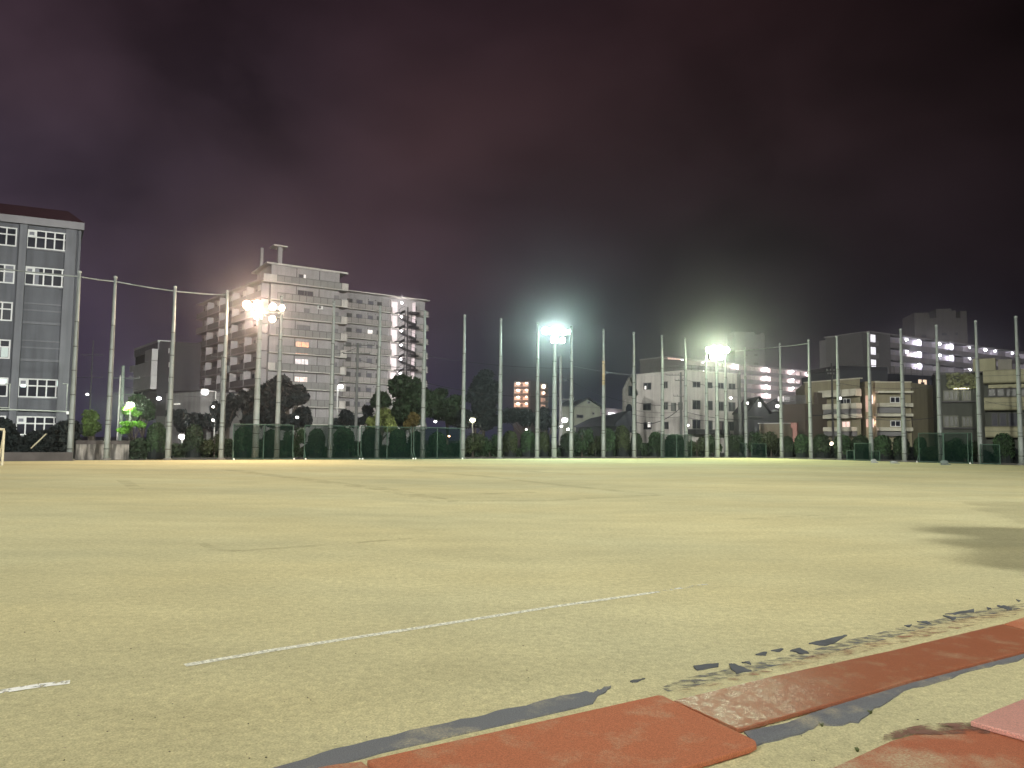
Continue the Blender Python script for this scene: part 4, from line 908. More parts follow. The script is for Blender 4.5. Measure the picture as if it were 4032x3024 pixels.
# -- beige building with the pink lit stairwell
F20 = face_px(3168, 1508, 3386, 1491, 105); F21 = face_px(3446, 1506, 3585, 1506, 95.5)
HB = F20.H
t = thing('beige_building', F20.pt(F20.L, 0), 'beige tiled building with pale balcony bands and a pink lit stairwell', 'building')
back = Vector((4, 14, 0))
MB().prism([F20.A.xy, F20.B.xy, (F20.B+back).xy, (F20.A+back).xy], 0, HB).build('left_wall', C_BEIGE, t)
MB().prism([F21.A.xy, F21.B.xy, (F21.B+Vector((12,10,0))).xy, (F21.A+Vector((3,12,0))).xy], 0, F21.H).build('right_wall', C_BEIGE, t)
FS = Face(F20.B, F21.A, HB); FR = Face(FS.A - FS.n*1.2, FS.B - FS.n*1.2, HB)
MB().prism([(F20.B-FS.n*1.2+FS.t*.02).xy, (F21.A-FS.n*1.2-FS.t*.02).xy, (F21.A+Vector((3,11,0))).xy, (F20.B+Vector((3,11,0))).xy], 0, HB-.3).build('stair_wall', C_BEIGE, t)
m = MB(); F20.box(m, -.1, F20.L+.1, HB, HB+.14, -.4, .1); m.build('coping', C_BAND, t); m = MB(); F21.box(m, -.05, F21.L+.1, F21.H, F21.H+.12, -.4, .1); m.build('coping', C_BAND, t)
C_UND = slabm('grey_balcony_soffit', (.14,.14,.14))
for q in ((3243,1541,3392,1559), (3245,1594,3394,1609), (3247,1634,3394,1646), (3247,1683,3376,1698), (3168,1601,3183,1650), (3170,1688,3243,1700)):
    m = MB(); F20.pbox(m, *q, 0, 1.1); m.build('balcony', C_BAND, t)
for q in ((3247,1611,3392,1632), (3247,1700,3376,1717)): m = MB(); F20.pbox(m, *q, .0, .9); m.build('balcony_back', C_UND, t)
for q in ((3446,1541,3584,1549), (3451,1588,3584,1603), (3447,1629,3584,1641), (3452,1683,3584,1698)):
    m = MB(); F21.pbox(m, *q, 0, 1.0); m.build('balcony', C_BAND, t)
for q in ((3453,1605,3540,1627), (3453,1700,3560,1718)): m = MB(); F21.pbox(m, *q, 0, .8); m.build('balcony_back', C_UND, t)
pwindow(F20, 3309, 1571, 3350, 1593, t, mull=(.36,.60), w=.07); pwindow(F20, 3316, 1659, 3349, 1684, t, fr=mat('beige_frame', (.4,.35,.3)), pane=LIT_P, mull=(.5,), w=.06)
pwindow(F21, 3504, 1563, 3544, 1586, t, mull=(.5,), w=.07); pwindow(F21, 3505, 1656, 3546, 1680, t, mull=(.5,), w=.07)
for k, (y0, y1) in enumerate(((1555, 1622), (1648, 1682))):
    m = MB(); u0, z1 = FR.uv(3430, y0); u1, z0 = FR.uv(3466, y1 if k else 1590); FR.box(m, max(u0, .2), min(u1, FR.L-.1), z0, z1, .02, .08); m.build('stair_opening', glow('pink_stairwell', (1,.74,.66), .95, .15, .8), t)
    m = MB(); u0, z1 = FR.uv(3396, y0+3); u1, z0 = FR.uv(3420, y1); FR.box(m, max(u0,.05), u1, z0, z1, .02, .06); m.build('stair_panel', slabm('pink_lit_plaster', (.5,.36,.31)), t)  # pink stairwell light is put into the plaster colour
    c = FR.pt(FR.L*.62, FR.uv(3440, y0)[1]-.5, .8); plight(t, c, 75, (1,.66,.56), .2)
MB().ball(at(3308, 1568, 97), .16, 8, 5).build('wall_lamp', LAMP_W, t)
# brown side wall
F22 = Face(F21.B+Vector((.03,0,0)), at(3690, 1740, 101.5), 0); F22.H = at(3600, 1530, 96).z
t = thing('brown_side_building', F22.pt(0, 0), 'windowless brown brick building between the beige balconies and the dark building', 'building')
MB().prism([F22.A.xy, F22.B.xy, (F22.B+Vector((5,9,0))).xy, (F22.A+Vector((2.6,9,0))).xy], 0, F22.H).build('wall', C_BROWN, t)
m = MB(); F22.box(m, 0, F22.L, F22.H, F22.H+.12, -.5, .08); m.build('coping', slabm('brown_coping', (.2,.19,.15)), t)
m = MB(); F22.pbox(m, 3659, 1560, 3680, 1585, .01, .1); m.build('lit_window', glow('cool_room', (.85,.88,1), .75, .4, 3), t)
# black flat roof with railing
F23 = face_px(3376, 1465, 3700, 1482, 114); t = thing('black_roof_building', F23.pt(0, 0), 'black flat roofed building with roof railings, above the beige building', 'building')
MB().prism(F23.foot(12), 0, F23.H).build('wall', mat('black_navy_wall', (.008,.010,.016), .9), t)
m = MB()
for dz in (.55, 1.55): F23.box(m, 1, F23.L, F23.H+dz-.05, F23.H+dz+.05, -3.06, -3)
for i in range(14): u = 1+(F23.L-1.2)*i/13; F23.box(m, u-.05, u+.05, F23.H, F23.H+1.6, -3.08, -2.98)
m.build('roof_railing', FRAME_D, t)
m = MB(); u, z = F23.uv(3618, 1497); F23.box(m, u-.2, u+1.5, z-.7, z+.1, .05, .12); o = m.build('lit_window', glow('warm_window', (1,.72,.48), .95, .2), t)
m = MB(); F23.box(m, u+.25, u+.95, z-.72, z-.32, .125, .2); m.build('window_bars', C_BLACK, t); m = MB(); F23.box(m, u+.45, u+.62, z-.3, z+.12, .125, .2); m.build('window_bars', C_BLACK, t)
MB().ball(F23.pt(F23.uv(3409, 1476)[0], F23.uv(3409, 1476)[1], .5), (.45,.1,.45), 14, 8).build('satellite_dish', C_PALE, t)

# -- big gallery apartments upper right
F24 = face_px(3398, 1312, 4060, 1398, 174)
t = gallery('hillside_apartments', 'big apartment block at upper right with rows of bluish white gallery lamps', F24, (3469, 3555, 3604, 3685, 3731, 3800, 3866, 3907, 3970), 3, 6.4,
        slabm('violet_lit_gallery_wall', (.27,.25,.29)), slabm('gallery_parapet_dark', (.16,.15,.155)), lampm=glow('bluish_lamp', (.93,.93,1), 16), power=270, tint=(.92,.88,1), body=slabm('dim_end_wall', (.075,.072,.072)),
        skip=tuple((k, i) for k in (1, 2) for i in (6,7,8))+((2,1),(2,3),(2,4)))
for k in range(3):
    z = F24.H-2.9*(k+1); m = MB(); F24.box(m, .05, 1.7, z+.7, z+2.4, 1.83, 1.95); m.build('lit_end_window', glow('end_window', (.97,.93,1), 1.1, .3), t)
m = MB(); F24.box(m, 16.8, 20.5, F24.H-5.8+1.2, F24.H-5.8+2.5, .1, .2); m.build('lit_front', glow('warm_gallery', (1,.76,.70), .6, .3), t)
Fe = face_px(3303, 1322, 3396, 1308, 178); MB().prism(Fe.foot(9), 0, Fe.H).build('end_wall', slabm('dim_end_wall', (.075,.072,.072)), t)
Fe2 = face_px(3226, 1342, 3302, 1332, 186); MB().prism(Fe2.foot(6), 0, Fe2.H).build('end_wall', slabm('end_wall_pale', (.10,.096,.10)), t)
F25 = face_px(3600, 1232, 3806, 1228, 205); t = thing('roof_tower', F25.pt(0, 0), 'dim square water tower with notched top above the gallery apartments', 'tower')
w = MB().prism(F25.foot(10), 0, F25.H-1.6); w = w.build('wall', slabm('tower_brown', (.062,.058,.052), grime=.2), t)
for a, b, h in ((0, .29, .3), (.42, .71, 1.25), (.71, .80, .7), (.88, 1, .55)): m = MB(); F25.box(m, F25.L*a+.01, F25.L*b-.01, F25.H-1.59, F25.H+h-.3, -10, 0); m.build('parapet', _m['tower_brown'], t)
for q in ((3629,1319,3647,1329),(3708,1311,3727,1321),(3762,1310,3772,1320)): m = MB(); F25.pbox(m, *q, .01, .2); m.build('window', C_BLACK, t)

# -- dark building with the planted, lit balcony
F26 = face_px(3682, 1475, 3873, 1470, 93); t = thing('planted_building', F26.pt(0, 0), 'dark three storey building with lit climbing plants behind its top balcony', 'building')
C_DG = slabm('dark_green_grey', (.050,.055,.045), grime=.2)
MB().prism(F26.foot(8), 0, F26.H).build('wall', C_DG, t)
m = MB(); F26.box(m, -.2, F26.L+.2, F26.H, F26.H+.2, -8, .3); m.build('roof_edge', C_DOOR, t)
for q in ((3713,1538,3775,1577), (3786,1540,3824,1577), (3713,1636,3775,1682), (3786,1640,3830,1680)): pwindow(F26, *q, t, fr=slabm('olive_frame', (.11,.115,.09)), pane=mat('olive_glass', (.035,.04,.03), .4), mull=(.4, .7), w=.12)
for q in ((3705,1579,3852,1583), (3705,1684,3852,1688)): m = MB(); F26.pbox(m, *q, 0, .5); m.build('ledge', C_DOOR, t)
m = MB(); F26.pbox(m, 3752, 1529, 3815, 1532, .3, .45); m.build('strip_lamp', glow('warm_strip', (1,.9,.6), 2.2), t); plight(t, F26.pt(F26.uv(3785,1530)[0], F26.uv(3785,1536)[1], 1.7), 34, (1,.97,.75), .3)
MB().ball(at(3747, 1566, 92.5), .10, 6, 4).build('window_lamp', LAMP_W, t)
# -- building with rounded balcony fronts
F27 = face_px(3873, 1462, 4032, 1456, 89); F27.L += 10
t = thing('rounded_balcony_building', F27.pt(0, 0), 'cream building with long rounded balcony fronts at the right edge', 'building')
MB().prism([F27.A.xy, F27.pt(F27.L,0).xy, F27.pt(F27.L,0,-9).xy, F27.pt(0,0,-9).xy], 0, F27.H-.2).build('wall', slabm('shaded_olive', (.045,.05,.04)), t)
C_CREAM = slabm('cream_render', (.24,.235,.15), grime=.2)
def round_band(y0, y1, u0=0):
    _, z1 = F27.uv(3900, y0); _, z0 = F27.uv(3900, y1); r = .35; pts = []
    for cz, s in ((z1-r, 1), (z0+r, -1)):
        for a in (range(90, -1, -15) if s > 0 else range(0, 91, 15)): pts.append((1.3-r+r*math.cos(R(a)), cz+s*r*math.sin(R(a))))
    pts += [(0.01, z0), (0.01, z1)]
    MB().loft([F27.pt(u0, z, d) for d, z in pts][::-1], [F27.pt(F27.L, z, d) for d, z in pts][::-1]).build('balcony_front', C_CREAM, t, smooth=False)
    m = MB(); zz = (z0+z1)/2+.1; F27.box(m, u0+.01, F27.L, zz-.02, zz+.02, 1.3, 1.315); m.build('joint_line', C_DG, t)
round_band(1460, 1513); round_band(1566, 1618); round_band(1680, 1724)
for a, b in ((3889, 3922), (3924, 3956), (3960, 4006), (4010, 4060)): pwindow(F27, a, 1530, b, 1561, t, fr=C_DOOR, pane=mat('olive_glass', (1,1,1)), w=.1)
for a, b in ((3903, 3930), (3934, 3965), (3970, 4010)): pwindow(F27, a, 1626, b, 1678, t, fr=C_DOOR, w=.08)
m = MB(); F27.pbox(m, 3892, 1516, 4040, 1526, 0, .4); m.build('lintel', C_CREAM, t)
for q, c in (((3828,1412,3919,1452), C_CREAM), ((3927,1414,3984,1450), slabm('roof_box_grey', (.16,.155,.13)))):
    m = MB(); u0, z1 = F27.uv(q[0], q[1]); u1, z0 = F27.uv(q[2], q[3]); F27.box(m, u0, u1, F27.H+.05, z1, -2.2, -.6); m.build('roof_box', c, t)
m = MB(); F27.box(m, F27.uv(3828,1450)[0], F27.uv(3990,1450)[0], F27.H-.1, F27.H+.05, -2.4, -.4); m.build('roof_ledge', C_DOOR, t)
# dark block closing the skyline behind the beige building's left
F28 = face_px(3186, 1462, 3300, 1443, 120); t = thing('dark_roof_garden_building', F28.pt(0, 0), 'dark building with plants along its roof, between the two lamp lit apartment blocks', 'building')
MB().prism(F28.foot(8), 0, F28.H-.5).build('wall', C_DARK, t); m = MB(); F28.box(m, 0, F28.L, F28.H-.5, F28.H+.1, -8, .4); m.build('canopy', C_BLACK, t)

# ------------------------------------------------------------------ vegetation
def leaf_mesh(name, P, Nn, size, m, jitter=.9, aspect=1.6):
    """one small quad per point, turned mostly along its normal"""
    n = len(P); d = Nn + rng.normal(0, jitter, (n, 3)); d /= np.linalg.norm(d, axis=1)[:, None]
    r = rng.normal(0, 1, (n, 3)); a = np.cross(d, r); a /= np.linalg.norm(a, axis=1)[:, None]; b = np.cross(d, a)
    s = size*rng.uniform(.6, 1.4, n)[:, None]; a = a*s*aspect/2; b = b*s/2
    V = np.stack([P-a, P+b*.9, P+a, P-b*.9], 1).reshape(-1, 3).astype(np.float32)
    me = bpy.data.meshes.new(name); me.vertices.add(4*n); me.vertices.foreach_set('co', V.ravel())
    me.loops.add(4*n); me.loops.foreach_set('vertex_index', np.arange(4*n, dtype=np.int32))
    me.polygons.add(n); me.polygons.foreach_set('loop_start', np.arange(0, 4*n, 4, dtype=np.int32)); me.polygons.foreach_set('loop_total', np.full(n, 4, dtype=np.int32))
    me.materials.append(m); me.update(calc_edges=True); return me
def blob(n, lobes, inner=.45):
    w = np.array([l[1][0]*l[1][1]+l[1][1]*l[1][2]+l[1][0]*l[1][2] for l in lobes]); c = rng.choice(len(lobes), n, p=w/w.sum())
    v = rng.normal(0, 1, (n, 3)); v /= np.linalg.norm(v, axis=1)[:, None]; rad = rng.uniform(inner**2, 1, n)**.5
    C = np.array([l[0] for l in lobes])[c]; Rr = np.array([l[1] for l in lobes])[c]
    return C + v*Rr*rad[:, None], v/Rr*Rr.mean()
def link(name, me, parent=None): o = bpy.data.objects.new(name, me); COL.objects.link(o); o.parent = parent; return o
def leafm(name, col, isl=.45): return mat(name, col, .75, .35, .8, spec=.25, islands=isl, translucent=.22)
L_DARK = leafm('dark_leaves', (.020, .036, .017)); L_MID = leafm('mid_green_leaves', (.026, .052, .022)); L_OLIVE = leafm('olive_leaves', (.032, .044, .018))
L_LIT = leafm('yellow_green_leaves', (.14, .17, .055)); L_AMB = leafm('amber_leaves', (.085, .068, .022)); L_NAVY = leafm('shadowed_leaves', (.014, .020, .020)); L_LIME = leafm('lamplit_lime_leaves', (.12, .30, .03))  # lime tone puts the street lamp's green light into the leaves
BARK = mat('bark', (.06, .05, .04), .9, .3, 4)
def topiary_proto(seed, w, h, m, loose=False, col=None):
    t = thing('clipped_bush', (0, 0, 0), 'x', 'bush', 'clipped bushes behind the net poles')
    r = w/2; lobes = [((0, 0, h-r*1.05), (r, r, r*1.05)), ((0, 0, h*.45), (r*.98, r*.98, h*.45))]
    if loose: lobes = [((rng.uniform(-.5,.5)*w*.8, rng.uniform(-.3,.3)*w, h*rng.uniform(.35,.78)), (w*rng.uniform(.22,.34),)*2+(h*rng.uniform(.18,.28),)) for _ in range(9)]
    P, Nn = blob(3000 if not loose else 2800, lobes, .8 if not loose else .5); k = P[:, 2] > .05; o = link('foliage', leaf_mesh('foliage', P[k], Nn[k], .13, m, .7), t)
    if not loose:
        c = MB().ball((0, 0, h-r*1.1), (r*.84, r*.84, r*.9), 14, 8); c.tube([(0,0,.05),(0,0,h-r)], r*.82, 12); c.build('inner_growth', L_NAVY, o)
    MB().tube([(0,0,0),(.02,0,h*.4),(0,.03,h*.7)], [.09,.07,.04], 7).build('stem', BARK, t)
    return t
BP = [topiary_proto(1, 1.5, 2.35, L_MID), topiary_proto(2, 1.55, 2.3, L_DARK), topiary_proto(3, 2.4, 2.6, L_MID, True), topiary_proto(4, 2.2, 2.5, L_OLIVE, True), topiary_proto(5, 1.5, 2.3, L_OLIVE)]
BUSH = [ # px, top y, width px, proto, label
 (616,1663,68,0,'clipped bush left of the third net pole, beside the concrete wall'), (762,1671,66,1,'round topped clipped bush between the third and fourth net poles'),
 (846,1690,72,3,'loose bush against the net pole left of the left floodlight'), (957,1680,66,0,'round clipped bush behind the left end of the first net screen'),
 (1065,1690,56,1,'clipped bush behind the left floodlight pole'), (1163,1672,70,2,'loose dark shrub in the gap between the first two net screens'), (1247,1687,64,1,'clipped bush behind the left half of the second net screen'),
 (1354,1682,78,0,'wide clipped bush behind the right half of the second net screen'), (1462,1684,78,1,'clipped bush below the foot of the yellow green tree'),
 (1566,1690,66,0,'clipped bush behind the right half of the third net screen'), (1640,1696,60,1,'clipped bush below the end of the apartment block'),(1722,1700,66,0,'clipped bush behind the last tall net screen'),
 (1862,1686,110,3,'wide loose grey green shrub between two net poles, under the round dark tree'), (1930,1700,66,2,'loose shrub left of the pole below the orange tower'), (2008,1695,58,4,'clipped bush directly below the orange lit tower'),
 (2080,1694,58,0,'clipped bush just left of the pole crossing the orange tower'), (2141,1699,46,4,'narrow clipped bush left of the middle floodlight pole'), (2228,1706,44,1,'small dark bush behind the pole right of the middle floodlight'),
 (2292,1676,92,2,'large bright green bush below the gabled house'), (2345,1700,60,3,'low loose shrub right of the large bright green bush'), (2392,1684,58,0,'tall clipped bush behind the partly rusty pole'),
 (2450,1674,58,4,'tall clipped bush in front of the narrow gabled house'), (2506,1704,44,1,'small dark bush at the left corner of the white building'), (2581,1700,52,0,'round bush below the left face of the white building'),
 (2655,1709,76,1,'wide low bush below the corner of the white building'), (2744,1703,84,3,'loose shrub below the awning of the white building'), (2810,1706,66,2,'loose shrub at the foot of the right hand floodlight'),
 (2885,1710,50,1,'small round bush below the right end of the white building'), (2955,1690,88,2,'loose tall bush in the far corner, below the dark gabled house'), (3036,1681,88,3,'loose tall bush in front of the low beige wall'),
 (3100,1716,46,1,'dark round bush below the pink porch'), (3158,1708,54,0,'dark round bush left of the beige building'), (3235,1708,62,1,'round bush left of the dark utility pole'), (3317,1711,62,0,'round bush below the pink lit bedroom window'),
 (3389,1712,62,1,'round bush left of the pink lit stairwell'), (3474,1713,64,0,'round bush right of the pink lit stairwell'), (3548,1715,58,1,'round bush at the right end of the beige building'), (3623,1720,46,0,'small bush below the brown brick wall'),
 (3700,1722,90,3,'loose bush behind the tall right hand net screen'), (3800,1716,96,2,'broad loose bush below the dark planted building'), (3952,1705,70,0,'large round bush below the rounded balconies')]
for i, (px, ty, w, k, lb) in enumerate(BUSH):
    off = -1.9 - (.5 if i % 2 else 0)
    p = pl1(px, off) if px < 2900 else pl2(px, off)
    p.x = base_x(px, p.y); top = at(px, ty, p.y).z; proto = BP[k]; o = copy_tree(proto) if proto.get('used') else proto; proto['used'] = 1
    o.location = p; bw = w/F*p.y; pw = (1.5,1.55,2.4,2.2,1.5)[k]; ph = (2.35,2.3,2.6,2.5,2.3)[k]
    o.scale = (bw/pw*1.04, bw/pw*1.04, top/ph); o.rotation_euler.z = random.uniform(0, 6.28); o['label'] = lb
    if k in (2, 3): o.name = 'loose_shrub'; o['category'] = 'shrub'; o['group'] = 'loose shrubs among the clipped bushes'
for b in BP:
    if 'used' in b: del b['used']
for o in COL.objects:
    if 'used' in o: del o['used']
# low hedge growing under and between the bushes
def hedge(a, b, h, d, m, label, n, kind=None):
    a = Vector(a); b = Vector(b); u = (b-a); Ln = u.length; u.normalize(); v = Vector((-u.y, u.x, 0))
    s = rng.uniform(0, Ln, n); q = rng.uniform(-1, 1, n)*d; z = rng.uniform(0, 1, n)**.7
    hh = h*(.78+.22*np.sin(s*1.1+np.sin(s*.47)*3)+.10*np.sin(s*3.1)); P = np.stack([s*u.x+q*v.x, s*u.y+q*v.y, z*hh], 1)
    Nn = np.tile(np.array([-v.x, -v.y, .5]), (n, 1)); t = thing('hedge', a, label, 'hedge'); link('foliage', leaf_mesh('foliage', P, Nn, .17, m, .8), t)
    return t
hedge(pl1(520, -2.6), pl1(2860, -2.6), 1.35, .7, L_DARK, 'low dark hedge running behind the back row of net poles', 26000)
hedge(pl2(2935, -2.6), pl2(4100, -2.6), 1.35, .7, L_NAVY, 'low dark hedge running behind the right hand row of net poles', 14000)
hb = at(-40, 1740, 48); hc = at(296, 1740, 52)
hedge((hb.x, hb.y, 0), (hc.x, hc.y, 0), 2.4, 1.0, L_NAVY, 'tall dark hedge in front of the school building at the left edge', 15000)
m = MB(); FH = Face(at(-60,1740,45.6), at(290,1740,48.4), .75); FH.box(m, 0, FH.L, 0, .55, -.3, 0); tag(m.build('low_wall', mat('dark_concrete', (.06,.055,.055), .9, .3, 1.2)), 'low dark concrete kerb wall in front of the tall hedge at left', 'wall')
p0 = at(122, 1765, 47.0); p1 = at(183, 1707, 47.4); tag(MB().tube([p0, p1], .045, 6).build('leaning_stick', mat('pale_wood', (.32,.30,.22), .7)), 'pale slanting stick propped in the dark hedge below the school windows', 'stick')
# concrete wall
FW = Face(at(300,1740,50.2), at(509,1740,52.6), at(400,1738,51).z); FW.H = at(505, 1735, 52.6).z
def stained():
    m = mat('stained_concrete', (.26, .25, .23), .9, .2, 1.5, bump=.4); nt = m.node_tree; N = nt.nodes; L = nt.links; b = N['Principled BSDF']; src = b.inputs['Base Color'].links[0].from_socket
    tc = N.new('ShaderNodeTexCoord'); mp = N.new('ShaderNodeMapping'); mp.inputs['Scale'].default_value = (2.2, 2.2, .35); L.new(tc.outputs['Object'], mp.inputs[0])
    n = N.new('ShaderNodeTexNoise'); n.inputs['Scale'].default_value = 1.3; n.inputs['Detail'].default_value = 5; L.new(mp.outputs[0], n.inputs[0])
    r = N.new('ShaderNodeMapRange'); L.new(n.outputs['Fac'], r.inputs[0]); r.inputs[1].default_value = .42; r.inputs[2].default_value = .58; r.inputs[3].default_value = .22; r.inputs[4].default_value = 1
    s = N.new('ShaderNodeVectorMath'); s.operation = 'SCALE'; L.new(src, s.inputs[0]); L.new(r.outputs[0], s.inputs['Scale']); L.new(s.outputs[0], b.inputs['Base Color']); return m
t = thing('concrete_wall', FW.pt(0, 0), 'stained pale concrete wall behind the first net poles', 'wall')
m = MB(); FW.box(m, 0, FW.L, 0, FW.H-.25, -.25, 0); m.build('wall', stained(), t); m = MB(); FW.box(m, 0, FW.L, FW.H-.249, FW.H, -.28, .05); m.build('coping', mat('dark_concrete', (1,1,1)), t)

def tree(name, label, px, Y, lobes_px, leaf, n=5000, size=.32, group=None, trunk_r=.22, inner=.35, leaf2=None):
    """lobes given as (centre px, centre py, half width px, half height px)"""
    x = base_x(px, Y); t = thing(name, (x, Y, 0), label, 'tree', group); L_ = []
    for (cx_, cy, rx, rz_) in lobes_px:
        c = at(cx_, cy, Y + random.uniform(-.3, .3)*rx/F*Y); w = rx/F*Y; h = rz_/F*Y
        for _ in range(5):
            v = Vector((random.uniform(-1, 1), random.uniform(-1, 1), random.uniform(-1, 1))); v.normalize(); v *= random.uniform(.3, .62)
            L_.append(((c.x+v.x*w-x, c.y+v.y*w-Y, c.z+v.z*h), (w*random.uniform(.40, .56), w*random.uniform(.40, .56), h*random.uniform(.38, .54))))
        L_.append(((c.x-x, c.y-Y, c.z), (w*.62, w*.62, h*.62)))
    P, Nn = blob(n, L_, inner); k = P[:, 2] > .3; o = link('crown', leaf_mesh('crown', P[k], Nn[k], size, leaf, .9), t)
    zt = max(l[0][2] for l in L_); m = MB().tube([(x, Y, 0), (x+.1, Y, zt*.4), (x-.05, Y, zt*.9)], [trunk_r, trunk_r*.7, trunk_r*.2], 8); tr = m.build('trunk', BARK, t)
    for l in L_[::3][:6]: MB().tube([(x, Y, max(.5, l[0][2]*.45)), (x+l[0][0]*.6, Y+l[0][1]*.6, l[0][2]*.8), (x+l[0][0], Y+l[0][1], l[0][2])], [trunk_r*.45, trunk_r*.3, trunk_r*.1], 6).build('limb', BARK, tr)
    return t
GT = 'trees between the sports ground and the buildings'
tree('broadleaf_tree', 'big dark green tree covering the foot of the spiral staircase', 1585, 92, [(1575,1520,75,60),(1500,1580,55,50),(1640,1545,70,65),(1600,1620,90,70),(1520,1660,60,50),(1680,1600,60,70)], L_DARK, 16000, .38, GT, .35)
tree('broadleaf_tree', 'yellow green tree lit from the front, left of the big dark green tree', 1500, 84, [(1505,1640,45,50),(1470,1675,35,35),(1535,1670,35,40)], L_LIT, 4200, .28, GT)
tree('broadleaf_tree', 'small amber leaved tree in front of the big dark green tree', 1625, 86, [(1628,1650,32,38),(1605,1670,25,25)], L_AMB, 1800, .26, GT)
tree('broadleaf_tree', 'dark purplish tree in front of the tall apartment tower', 1130, 96, [(1095,1518,70,48),(1050,1560,60,60),(1165,1555,62,62),(1080,1600,80,80),(1190,1640,55,62),(1130,1660,90,50)], L_NAVY, 15000, .36, GT, .3)
tree('broadleaf_tree', 'dark tree behind the left floodlight pole, below the apartment wing', 960, 99, [(950,1590,60,60),(1000,1560,50,50),(930,1650,60,55),(1000,1650,60,60)], L_NAVY, 9000, .36, GT)
tree('broadleaf_tree', 'small dark tree at the foot of the apartment tower, beside a street lamp', 1355, 90, [(1365,1650,38,42),(1330,1668,30,35),(1400,1668,25,30)], L_NAVY, 3500, .3, GT)
tree('broadleaf_tree', 'small dark tree left of the yellow green tree', 1448, 95, [(1447,1632,25,42),(1436,1655,20,25)], L_NAVY, 2000, .3, GT)
tree('broadleaf_tree', 'tall round dark tree standing alone left of the orange lit tower', 1902, 118, [(1902,1490,55,45),(1880,1540,60,50),(1935,1540,55,55),(1900,1600,70,55)], L_NAVY, 9000, .45, GT, .35)
tree('broadleaf_tree', 'dark tree right of the big dark green tree, under the open sky', 1760, 110, [(1725,1555,40,35),(1790,1580,50,40),(1740,1620,60,45),(1815,1640,60,50)], L_DARK, 7500, .42, GT)
tree('broadleaf_tree', 'low dark trees below the round dark tree', 1870, 104, [(1850,1650,60,45),(1920,1660,60,40)], L_NAVY, 5000, .4, GT)
tree('broadleaf_tree', 'dark tree below the orange lit tower', 2060, 112, [(2010,1640,50,40),(2075,1645,45,40),(2130,1640,45,42)], L_NAVY, 5500, .42, GT)
tree('broadleaf_tree', 'low dark tree left of the middle floodlight pole', 2150, 98, [(2140,1665,35,38),(2180,1670,25,30)], L_NAVY, 2500, .36, GT)
tree('broadleaf_tree', 'dark tree spreading in front of the white walled shed', 720, 88, [(700,1640,50,35),(770,1650,55,40),(820,1660,50,45),(735,1685,60,30),(860,1625,40,55)], L_NAVY, 7000, .34, GT)
tree('broadleaf_tree', 'dark tree against the apartment wing, left of the left floodlight', 895, 95, [(890,1640,45,60),(915,1590,35,45)], L_NAVY, 4500, .34, GT)
tree('broadleaf_tree', 'round green shrub like tree between the first two net poles', 362, 62, [(358,1645,38,36),(372,1685,38,36),(345,1690,30,40)], leafm('bush_green_leaves', (.075,.12,.03)), 4500, .22, GT)
tree('broadleaf_tree', 'dark green tree top glowing beside a street lamp', 560, 76, [(545,1590,50,45),(585,1615,35,45),(520,1640,40,35)], L_MID, 6000, .26, GT)
tree('broadleaf_tree', 'lime green tree lit by the street lamp inside its crown', 517, 70.5, [(515,1612,32,26),(500,1622,22,14),(538,1628,20,14)], L_LIME, 2400, .20, GT, .10)
tree('broadleaf_tree', 'flat topped bright green bush under the street lamp', 530, 69.5, [(500,1672,30,14),(545,1668,32,15),(490,1695,28,20)], L_LIME, 2400, .20, GT, .10)
# climbing plants behind the top balcony
q0 = F26.uv(3728, 1474); q1 = F26.uv(3842, 1528); n = 1500
uu = rng.uniform(q0[0], q1[0], n); zz = rng.uniform(q1[1], q0[1], n); dd = rng.uniform(.25, .9, n)
keep = rng.uniform(0, 1, n) < .12 + .8*np.sin(uu*1.7+np.sin(zz*3.1))**2*np.cos(zz*2.3-uu)**2; uu, zz, dd = uu[keep], zz[keep], dd[keep]
P = np.array([list(F26.pt(u, z, d)) for u, z, d in zip(uu, zz, dd)]); P0_ = np.array(list(F26.pt(0, 0))); t = thing('climbing_plants', F26.pt(0, 0), 'lit yellow green climbing plants filling the top balcony of the dark building', 'plants')
link('foliage', leaf_mesh('foliage', P-P0_, np.tile(np.array(list(F26.n)), (len(P), 1)), .26, leafm('balcony_leaves', (.15,.165,.08)), 1.0), t)
# tree standing outside the picture on the right, its shadow falls on the sand
TX, TY = 11.9, 9.0
t = thing('shade_tree', (TX, TY, 0), 'tree just beyond the right edge whose shadow falls on the sand', 'tree')
P, Nn = blob(2300, [((-.7, .1, 4.3), (1.1, .9, .5)), ((.4, .9, 4.7), (1.2, .9, .6)), ((.5, -.5, 4.2), (1.1, .8, .45)), ((1.4, .8, 5.2), (1.0, 1.0, .5)), ((-.1, 1.7, 4.4), (1.0, .8, .35)), ((.9, 2.8, 4.8), (1.2, .8, .4)), ((.5, -1.4, 4.3), (.8, .5, .25))], .2)
link('crown', leaf_mesh('crown', P, Nn, .24, L_DARK, 1.0), t)
tr = MB().tube([(TX+1.2,TY,0),(TX+1.1,TY,2.4),(TX+.4,TY+.2,4.4)], [.25,.18,.05], 8).build('trunk', BARK, t)
MB().tube([(TX+1.1,TY,2.6),(TX-.4,TY-.3,3.9),(TX-1.6,TY+.1,4.4)], [.1,.06,.03], 6).build('limb', BARK, tr)

